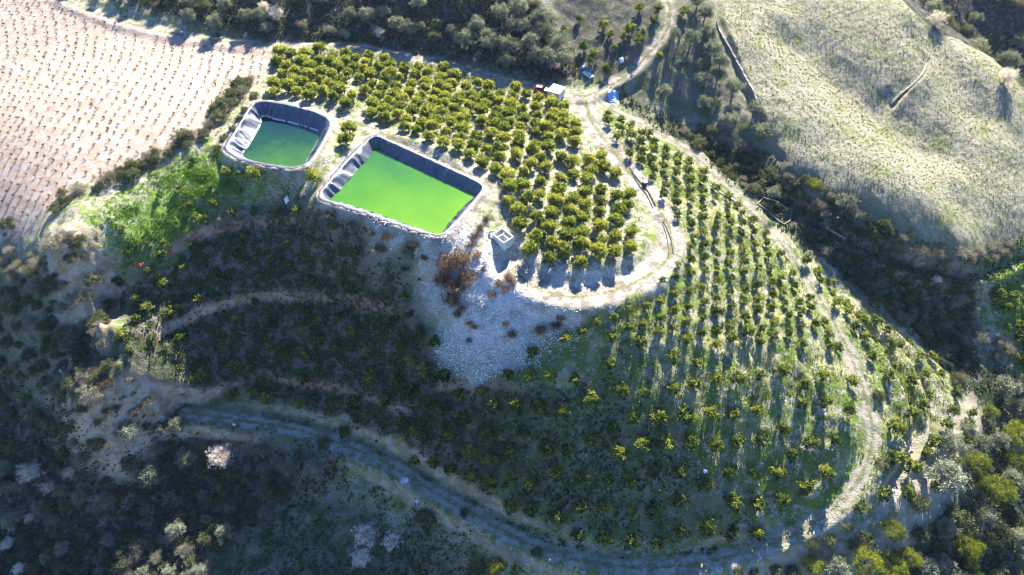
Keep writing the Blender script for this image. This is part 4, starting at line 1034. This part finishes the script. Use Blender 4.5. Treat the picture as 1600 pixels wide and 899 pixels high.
_hp = _hp + rs.normal(0, .22, _hp.shape); _hp = _hp[grid_interp(XS, YS, hill, _hp[:, 0], _hp[:, 1]) > .6]; _hp = _hp[in_view(_hp, 8)]; _hp = _hp[rs.random(len(_hp)) > .25]
P['vine'].mass("scrub_rows", _hp, rs.uniform(.35, .65, len(_hp)))
tufts("verge_grass", patch2, 3000, .28, 'lush', 48, 6, .6, (.55, .2))
tufts("undergrowth", np.clip(wood + gully + lowgrass + .6 * north, 0, 1) * (1 - hill) * (1 - gravel), 30000, .45, 'shrub', 47, 5, .7, (.35, .25))

# ---------------------------------------------------------------- stones
def rocks(name, pts, size, mat, seed, kind="stuff"):
    rs = np.random.default_rng(seed); n = len(pts)
    base = np.array([[1,0,0],[-1,0,0],[0,1,0],[0,-1,0],[0,0,1],[0,0,-1]], float)
    V = base[None] * (size * rs.uniform(.6, 1.4, n))[:, None, None] * rs.uniform(.6, 1.2, (n, 6, 1)) * np.array([1, 1, .7]); a = rs.uniform(0, 6.28, n)
    V = np.stack([V[..., 0] * np.cos(a)[:, None] - V[..., 1] * np.sin(a)[:, None], V[..., 0] * np.sin(a)[:, None] + V[..., 1] * np.cos(a)[:, None], V[..., 2]], -1)
    V = V + np.column_stack([pts, gz(pts[:, 0], pts[:, 1]) + .02])[:, None]
    f = np.array([[0,2,4],[2,1,4],[1,3,4],[3,0,4],[2,0,5],[1,2,5],[3,1,5],[0,3,5]])
    F = (f[None] + 6 * np.arange(n)[:, None, None]).reshape(-1, 3)
    o = bpy.data.objects.new(name, np_mesh(name, V.reshape(-1, 3), F, mat)); col.objects.link(o); o["kind"] = kind
    return o
M['stone'] = plain_mat('pale_stone', (.42, .40, .37), (.72, .70, .66), 1.5, .9, .2, .3)
def mask_pts(mask, n, seed):
    rs = np.random.default_rng(seed); jj, ii = np.nonzero(mask > .3); w = np.gradient(XS)[ii] * np.gradient(YS)[jj] * mask[jj, ii]
    k = rs.choice(len(jj), n, p=w / w.sum()); return np.stack([XS[ii[k]] + rs.uniform(-.3, .3, n), YS[jj[k]] + rs.uniform(-.3, .3, n)], -1)
zg = W([(684,520),(760,540),(860,530),(900,500),(905,520),(800,575),(745,595),(690,575)])
rub = np.vstack([mask_pts(gravel * (1 - .9 * trackm), 2600, 61), mask_pts(area(zg, 2, 4), 1600, 62)])
rocks("rubble", rub, .2, M['stone'], 63)
rocks("loose_stones", mask_pts(np.clip(spur - gravel - .8 * north, 0, 1), 1500, 64), .12, M['stone'], 65)
def boulder(px, py, r, label, mat='stone', seed=0):
    x, y = pick(np.array([px]), np.array([py]))[0]
    rs = np.random.default_rng(seed + 500)
    import bmesh
    bm = bmesh.new(); bmesh.ops.create_icosphere(bm, subdivisions=3, radius=1)
    ph = rs.uniform(0, 6, 6)
    for v in bm.verts:
        c = v.co
        k = 1 + .16 * math.sin(3.1 * c.x + ph[0]) + .14 * math.sin(4.3 * c.y + ph[1]) + .12 * math.sin(5.2 * c.z + 2 * c.x + ph[2]) + .05 * math.sin(11 * c.x + 9 * c.y + ph[3])
        v.co = Vector((c.x * k * r * 1.15, c.y * k * r * .9, c.z * k * r * .7))
    me = bpy.data.meshes.new("boulder"); bm.to_mesh(me); bm.free(); me.materials.append(M[mat])
    o = bpy.data.objects.new("boulder", me); col.objects.link(o); o.location = (x, y, float(gz(x, y)) + .15 * r); o.rotation_euler = (rs.uniform(-.3, .3), rs.uniform(-.3, .3), rs.uniform(0, 6))
    tag(o, label, "rock")
boulder(632, 752, .75, "white boulder on the verge between ring track and lower grass", seed=1)
boulder(652, 783, .45, "small white stone below the white boulder near the round bush", seed=2)
boulder(366, 664, .4, "pale stone lying on the ring track near the white almond", seed=3)
boulder(100, 577, .8, "grey boulder at the foot of the rocky ridge", seed=4)
boulder(1101, 736, .45, "pinkish stone among young trees on the lower spur", seed=5)
boulder(1424, 389, .35, "small white stone on the gully bank under the hill tip", seed=6)
boulder(1309, 340, .35, "small white stone on the shaded bank right of the walled garden", seed=7)

# ---------------------------------------------------------------- hut, ruin, walls and small things
M['white_sheet'] = plain_mat('white_sheet_roof', (.72, .74, .76), (.82, .83, .84), 1.2, .45, .4)
M['render_white'] = plain_mat('white_render', (.46, .46, .45), (.68, .68, .66), 1.5, .9, .1, .2)
M['concrete'] = plain_mat('concrete_block', (.42, .42, .42), (.60, .60, .59), 2.0, .9, .1, .3)
M['dark'] = plain_mat('dark_opening', (.02, .022, .025), (.035, .035, .04), 2, .8)
M['red_paint'] = plain_mat('red_car_paint', (.42, .02, .03), (.48, .03, .04), .6, .3, .5)
M['glass'] = plain_mat('car_glass', (.02, .025, .03), (.03, .035, .04), 1, .08, .6)
M['tyre'] = plain_mat('tyre_rubber', (.02, .02, .02), (.035, .035, .035), 4, .9)
M['rim'] = plain_mat('rim_metal', (.35, .35, .36), (.5, .5, .5), 4, .4, .5, 0, .6)
M['blue_tarp'] = plain_mat('blue_tarp', (.20, .32, .56), (.36, .46, .66), 2.5, .5, .4, .3)
M['white_plastic'] = plain_mat('white_plastic', (.70, .71, .73), (.82, .82, .83), 3, .5, .4)
M['blue_plastic'] = plain_mat('blue_plastic', (.05, .16, .45), (.08, .22, .52), 3, .4, .5)
M['black_pipe'] = plain_mat('black_pipe', (.02, .02, .022), (.04, .04, .042), 3, .5, .4)
M['red_soil'] = plain_mat('red_soil', (.40, .22, .15), (.52, .34, .26), 2, .95)
M['red_frame'] = plain_mat('red_metal', (.45, .05, .04), (.55, .08, .06), 3, .5, .4)
M['wall_stone'] = plain_mat('dry_stone', (.20, .18, .15), (.36, .33, .29), 2.2, .95, .1, .6)

def spot(px, py): return pick(np.array([px]), np.array([py]))[0]
# hut with a flat sheet roof
c1, c2, c3, c4 = [on_level(np.array(a_), np.array(b_), float(gz(*hut_xy)) + 2.5) for a_, b_ in ((863, 132), (882, 138), (876, 149), (856, 143))]
hc = (c1 + c2 + c3 + c4) / 4; hrz = math.atan2(*(c2 - c1)[::-1]); hw_, hd = np.linalg.norm(c2 - c1), np.linalg.norm(c3 - c2)
hw_ = max(hw_, 3.6); hd = min(max(hd, 3.6), 5.0)
t = thing("hut", "small white hut with a flat white sheet roof where the tracks meet", "hut", (hc[0], hc[1], float(gz(*hc))), hrz)
mb = MB()
for sx, sy, dx, dy in ((0, 1, hw_ - .3, .18), (-1, 0, .18, hd - .66), (1, 0, .18, hd - .66)): mb.box((sx * (hw_ / 2 - .24), sy * (hd / 2 - .24), 1.1), (dx, dy, 2.8))
mb.box((-hw_ * .33, -hd / 2 + .24, 1.1), (hw_ * .28, .18, 2.8)); mb.box((hw_ * .33, -hd / 2 + .24, 1.1), (hw_ * .28, .18, 2.8)); mb.box((0, -hd / 2 + .24, 2.3), (hw_ * .38, .18, .4))
mb.obj("wall", M['render_white'], t)
r_ = MB()
for k in range(14):
    x = -hw_ / 2 + hw_ * (k + .5) / 14; r_.box((x, 0, 2.58 + .03 * (k % 2)), (hw_ / 14 - .005, hd + .3, .06))
r_.obj("roof", M['white_sheet'], t)
d_ = MB(); d_.box((0, -hd / 2 + .30, .9), (hw_ * .37, .06, 2.0)); d_.obj("door", M['dark'], t)
# red car, half hidden behind the orchard trees
cx_, cy_ = spot(846, 143)
t = thing("parked_car", "red car parked on the shaded track left of the white hut, half behind trees", "car", (cx_, cy_, float(gz(cx_, cy_)) + .02), R(-14))
def car_profile(pts, w, bev):
    mb = MB(); n = len(pts)
    for sy in (-1, 1): mb.v += [(x, sy * (w / 2 - (bev if z > .9 else 0)), z) for x, z in pts]
    mb.f += [tuple(range(n)), tuple(reversed(range(n, 2 * n)))] + [(i + n, (i + 1) % n + n, (i + 1) % n, i) for i in range(n)]
    return mb
car_profile([(-2.0, .35), (-2.05, .75), (-1.9, .92), (.95, .95), (1.9, .78), (2.02, .55), (1.95, .32)], 1.72, 0).obj("body", M['red_paint'], t, bevel=.08)
cab = car_profile([(-1.85, .93), (-1.5, 1.42), (.2, 1.45), (.95, .96)], 1.62, .16).obj("cabin", M['glass'], t, bevel=.05)
rf = MB(); rf.box((-.62, 0, 1.46), (1.75, 1.28, .05)); rf.obj("roof", M['red_paint'], t, bevel=.02)
for x in (-1.3, 1.3):
    for y in (-.82, .82):
        w_ = MB(); w_.tube([(x, y - .1, .32), (x, y + .1, .32)], [.32, .32], 16); wo = w_.obj("wheel", M['tyre'], t)
        q_ = MB(); q_.tube([(x, y - .112, .32), (x, y + .112, .32)], [.19, .19], 12); q_.obj("rim", M['rim'], wo)
for y in (-.6, .6):
    l_ = MB(); l_.box((1.97, y, .66), (.08, .34, .14)); l_.obj("headlight", M['white_plastic'], t)
# roofless block building
rc = [on_level(np.array(a_), np.array(b_), float(gz(*ruin_xy)) + 1.8) for a_, b_ in ((783, 355), (802, 369), (791, 386), (769, 362))]
rcen = (rc[0] + rc[1] + rc[2] + rc[3]) / 4; rrz = math.atan2(*(rc[1] - rc[0])[::-1]); L1 = float(np.linalg.norm(rc[1] - rc[0])); L2 = float(np.linalg.norm(rc[0] - rc[3]))
L1, L2 = max(L1, 3.2), max(min(L2, 4.2), 2.8)
t = thing("block_building", "small roofless white block building beside the big pond's corner", "building", (*rcen, float(gz(*rcen))), rrz)
mb = MB(); w_ = .22
mb.box((0, L2 / 2 - w_ / 2, .7), (L1, w_, 2.4)); mb.box((0, -L2 / 2 + w_ / 2, .6), (L1, w_, 2.2))
mb.box((-L1 / 2 + w_ / 2, 0, .65), (w_, L2 - 2 * w_ - .004, 2.3)); mb.box((L1 / 2 - w_ / 2, 0, .7), (w_, L2 - 2 * w_ - .004, 2.396)); mb.obj("wall", M['render_white'], t)
mb = MB(); mb.box((-.15 * L1, .0, .6), (w_, L2 - 2 * w_ - .02, 2.1)); mb.box((.17 * L1, .12 * L2, .6), (L1 * .62 - w_ - .03, w_, 2.05)); mb.obj("partition", M['concrete'], t)
mb = MB(); mb.box((0, 0, -.02), (L1 - .1, L2 - .1, .2)); mb.obj("floor", M['concrete'], t)
mb = MB(); mb.box((-L1 / 2 + .012, -L2 * .18, .5), (.26, .8, 1.7)); mb.obj("door", M['dark'], t)
px_, py_ = spot(765, 366)
t = MB(); t.tube([(0, 0, -.2), (0, 0, .5), (.15, 0, .75), (.5, .1, .8), (1.3, .25, .8)], [.22, .22, .24, .22, .22], 10); o = t.obj("drain_pipe", M['render_white'], None, True)
o.location = (px_, py_, float(gz(px_, py_))); tag(o, "white bent pipe standing at the left of the roofless block building", "pipe")
# low wall round the kitchen garden
def wall_along(name, pix, h, w, mat, label, cat, closed=False):
    q = np.array(W(pix, gz)); q = densify(q, .7, False) if not closed else np.vstack([q, q[:1]])
    if closed: q = np.vstack([a_ + (b_ - a_) * t_ for a_, b_ in zip(q[:-1], q[1:]) for t_ in np.linspace(0, 1, max(2, int(np.linalg.norm(b_ - a_) / .7)), endpoint=False)] + [q[-1]])
    z = gz(q[:, 0], q[:, 1]); mb = MB(); n = len(q)
    rs = np.random.default_rng(len(pix)); top = h * rs.uniform(.8, 1.15, n)
    if closed: top[-1] = top[0]
    tv = np.gradient(q, axis=0); tv /= np.linalg.norm(tv, axis=1)[:, None]; nv = np.stack([-tv[:, 1], tv[:, 0]], -1) * w / 2
    for k in range(n):
        for sx, zz in ((-1, z[k] - .4), (-1, z[k] + top[k]), (1, z[k] + top[k]), (1, z[k] - .4)):
            mb.v.append((q[k, 0] + sx * nv[k, 0], q[k, 1] + sx * nv[k, 1], float(zz)))
    for k in range(n - 1):
        for e in range(4): mb.f.append((4*k + e, 4*k + (e + 1) % 4, 4*(k+1) + (e + 1) % 4, 4*(k+1) + e))
    mb.f += [(3, 2, 1, 0), tuple(4*(n-1) + e for e in range(4))]
    o = mb.obj(name, M[mat], None); tag(o, label, cat); return o
wall_along("garden_wall", [(1183,320),(1192,310),(1208,314),(1222,322),(1236,333),(1234,346),(1225,352),(1203,334)], .4, .2, 'wall_stone', "low white wall round the small garden in the gully", "wall", True)
wall_along("stone_wall", [(1120,38),(1130,62),(1150,98),(1172,138),(1186,172)], .8, .5, 'wall_stone', "dry stone wall running down the left edge of the right hill", "wall")
wall_along("stone_wall", [(1452,88),(1441,115),(1425,133),(1405,149),(1392,163)], .5, .6, 'wall_stone', "curved low bank of stones across the middle of the right hill", "wall")
wall_along("stone_wall", [(1110,290),(1128,303),(1150,316)], .3, .25, 'concrete', "short pale kerb on the shaded ground left of the walled garden", "wall")
wall_along("stone_wall", [(1236,311),(1246,316),(1252,323)], .4, .35, 'wall_stone', "short stone wall right above the walled garden", "wall")
wall_along("stone_wall", [(1290,355),(1303,363),(1322,374)], .3, .35, 'wall_stone', "short stone line beside the stream right of the walled garden", "wall")
for q in scatter(W([(1187,320),(1194,313),(1222,325),(1233,334),(1231,344),(1224,349)]), 9, .8, 71):
    P['shrub'].place(q[0], q[1], random.uniform(.4, .7), "leafy plant inside the low white garden wall", "plants in the walled garden")
# irrigation pipes beside the upper track and the box they leave
def pipe(name, pix, r, label, off=0.0):
    q = densify(W(pix, gz), .8); q = q + off; z = gz(q[:, 0], q[:, 1])
    mb = MB(); mb.tube([(a_, b_, float(c_) + r + .03) for (a_, b_), c_ in zip(q[:, :2], z)], r, 6); o = mb.obj(name, M['black_pipe'], None, True); tag(o, label, "pipe")
pipe("irrigation_pipe", [(984,262),(992,275),(1003,288),(1014,302),(1024,322)], .10, "thick black pipe along the upper track above the weeds")
pipe("irrigation_pipe", [(986,268),(999,291),(1012,308),(1020,326)], .08, "thinner black pipe along the upper track, left of the thick one")
pipe("irrigation_pipe", [(1036,346),(1043,360),(1049,378),(1052,398)], .10, "black pipe along the inside of the track bend, right of two")
pipe("irrigation_pipe", [(1034,348),(1040,364),(1044,384),(1044,400)], .08, "black pipe along the inside of the track bend, left of two")
bx, by = spot(1007, 289)
t = thing("valve_box", "dark square valve box standing on the pipes beside the upper track", "box", (bx, by, float(gz(bx, by))), .5)
mb = MB(); mb.box((0, 0, .45), (.95, .95, 1.0), 0, .92); mb.obj("body", M['black_pipe'], t, bevel=.03); mb = MB(); mb.box((0, 0, .99), (1.05, 1.05, .08)); mb.obj("lid", M['black_pipe'], t, bevel=.02)
# crumpled sheets
def crumple(name, px, py, w, d, h, mat, label, cat, seed, rz=0.0):
    x, y = spot(px, py); n = 22; rs_ = np.random.default_rng(seed); g = np.linspace(-1, 1, n); u_, v_ = np.meshgrid(g, g)
    rad = np.sqrt(u_ ** 2 + v_ ** 2); ed = 1 + .25 * vnoise(u_ * 3, v_ * 3, 1.0, seed)
    X_ = u_ * w / 2 * ed; Y_ = v_ * d / 2 * ed; ca, sa = math.cos(rz), math.sin(rz); X_, Y_ = X_ * ca - Y_ * sa, X_ * sa + Y_ * ca
    Z_ = h * np.clip(1 - rad ** 2, 0, 1) * .6 + h * .9 * (vnoise(u_ * 4, v_ * 4, 1.0, seed + 2) + .5) * np.clip(1.15 - rad, 0, 1) + .06
    zz = gz(X_ + x, Y_ + y) - float(gz(x, y))
    V = np.stack([X_, Y_, Z_ + zz], -1).reshape(-1, 3); i_ = (np.arange(n - 1)[:, None] * n + np.arange(n - 1)).ravel(); F = np.stack([i_, i_ + 1, i_ + n + 1, i_ + n], -1)
    o = bpy.data.objects.new(name, np_mesh(name, V, F, M[mat], None, True)); col.objects.link(o); o.location = (x, y, float(gz(x, y)))
    sm_ = o.modifiers.new("thick", 'SOLIDIFY'); sm_.thickness = .03
    tag(o, label, cat)
crumple("tarpaulin", 958, 155, 3.0, 3.2, .5, 'blue_tarp', "crumpled light blue tarpaulin on the grass by the track junction", "tarpaulin", 3)
crumple("plastic_sheet", 448, 313, 1.0, .8, .5, 'white_plastic', "crumpled white plastic sheet under the big pond's left corner", "plastic sheet", 5, .5)
crumple("plastic_sheet", 971, 94, 1.0, 1.6, .4, 'white_plastic', "white plastic sheet on the brown plot beside the upper track", "plastic sheet", 6, .2)
crumple("sand_pile", 867, 104, 3.2, 2.2, .9, 'red_soil', "reddish heap of earth in front of the silvery trees", "heap", 8) if 'red_soil' in M else None
x_, y_ = spot(911, 108)
t = thing("barrel", "blue barrel lying on the pale slab above the junction", "barrel", (x_, y_, float(gz(x_, y_)) + .45), 1.1)
mb = MB(); mb.tube([(-.65, 0, 0), (-.6, 0, 0), (.6, 0, 0), (.65, 0, 0)], [.40, .44, .44, .40], 16); mb.obj("drum", M['blue_plastic'], t, True)
mb = MB(); mb.tube([(-.25, 0, 0), (-.19, 0, 0)], [.47, .47], 16); mb.tube([(.19, 0, 0), (.25, 0, 0)], [.47, .47], 16); mb.obj("hoop", M['blue_plastic'], t)
x_, y_ = spot(919, 117)
mb = MB(); mb.box((0, 0, .0), (1.6, 3.4, .35)); o = mb.obj("concrete_slab", M['concrete'], None, bevel=.03); o.location = (x_, y_, float(gz(x_, y_)) + .12); o.rotation_euler = (R(4), 0, R(38)); tag(o, "pale concrete slab below the blue barrel", "slab")
# red metal frame on the left terrace
x_, y_ = spot(220, 415)
mb = MB(); mb.tube([(-.9, -.7, .1), (-.1, 0, .55), (.8, .8, .2)], .09, 6); mb.tube([(-.8, .3, .1), (0, .05, .5), (.4, -.7, .15)], .09, 6); mb.tube([(.3, .4, .35), (.6, -.2, .1)], .08, 6)
o = mb.obj("metal_frame", M['red_frame'], None, True); o.location = (x_, y_, float(gz(x_, y_))); tag(o, "red bent metal frame lying on the left terrace", "frame")

# ---------------------------------------------------------------- the blue winter air
hz = MB(); hz.box((300, 1250, 22), (6900, 6200, 172))
M['haze'] = bpy.data.materials.new("haze"); M['haze'].use_nodes = True
_nt = M['haze'].node_tree; _nt.nodes.remove(_nt.nodes["Principled BSDF"])
pv = _nt.nodes.new("ShaderNodeVolumePrincipled"); pv.inputs['Color'].default_value = (.62, .78, 1.0, 1); pv.inputs['Density'].default_value = 0.000045; pv.inputs['Anisotropy'].default_value = .2
_nt.links.new(pv.outputs[0], _nt.nodes['Material Output'].inputs['Volume'])
o = hz.obj("haze", M['haze'], None); o["kind"] = "stuff"
scene.cycles.volume_bounces = 0
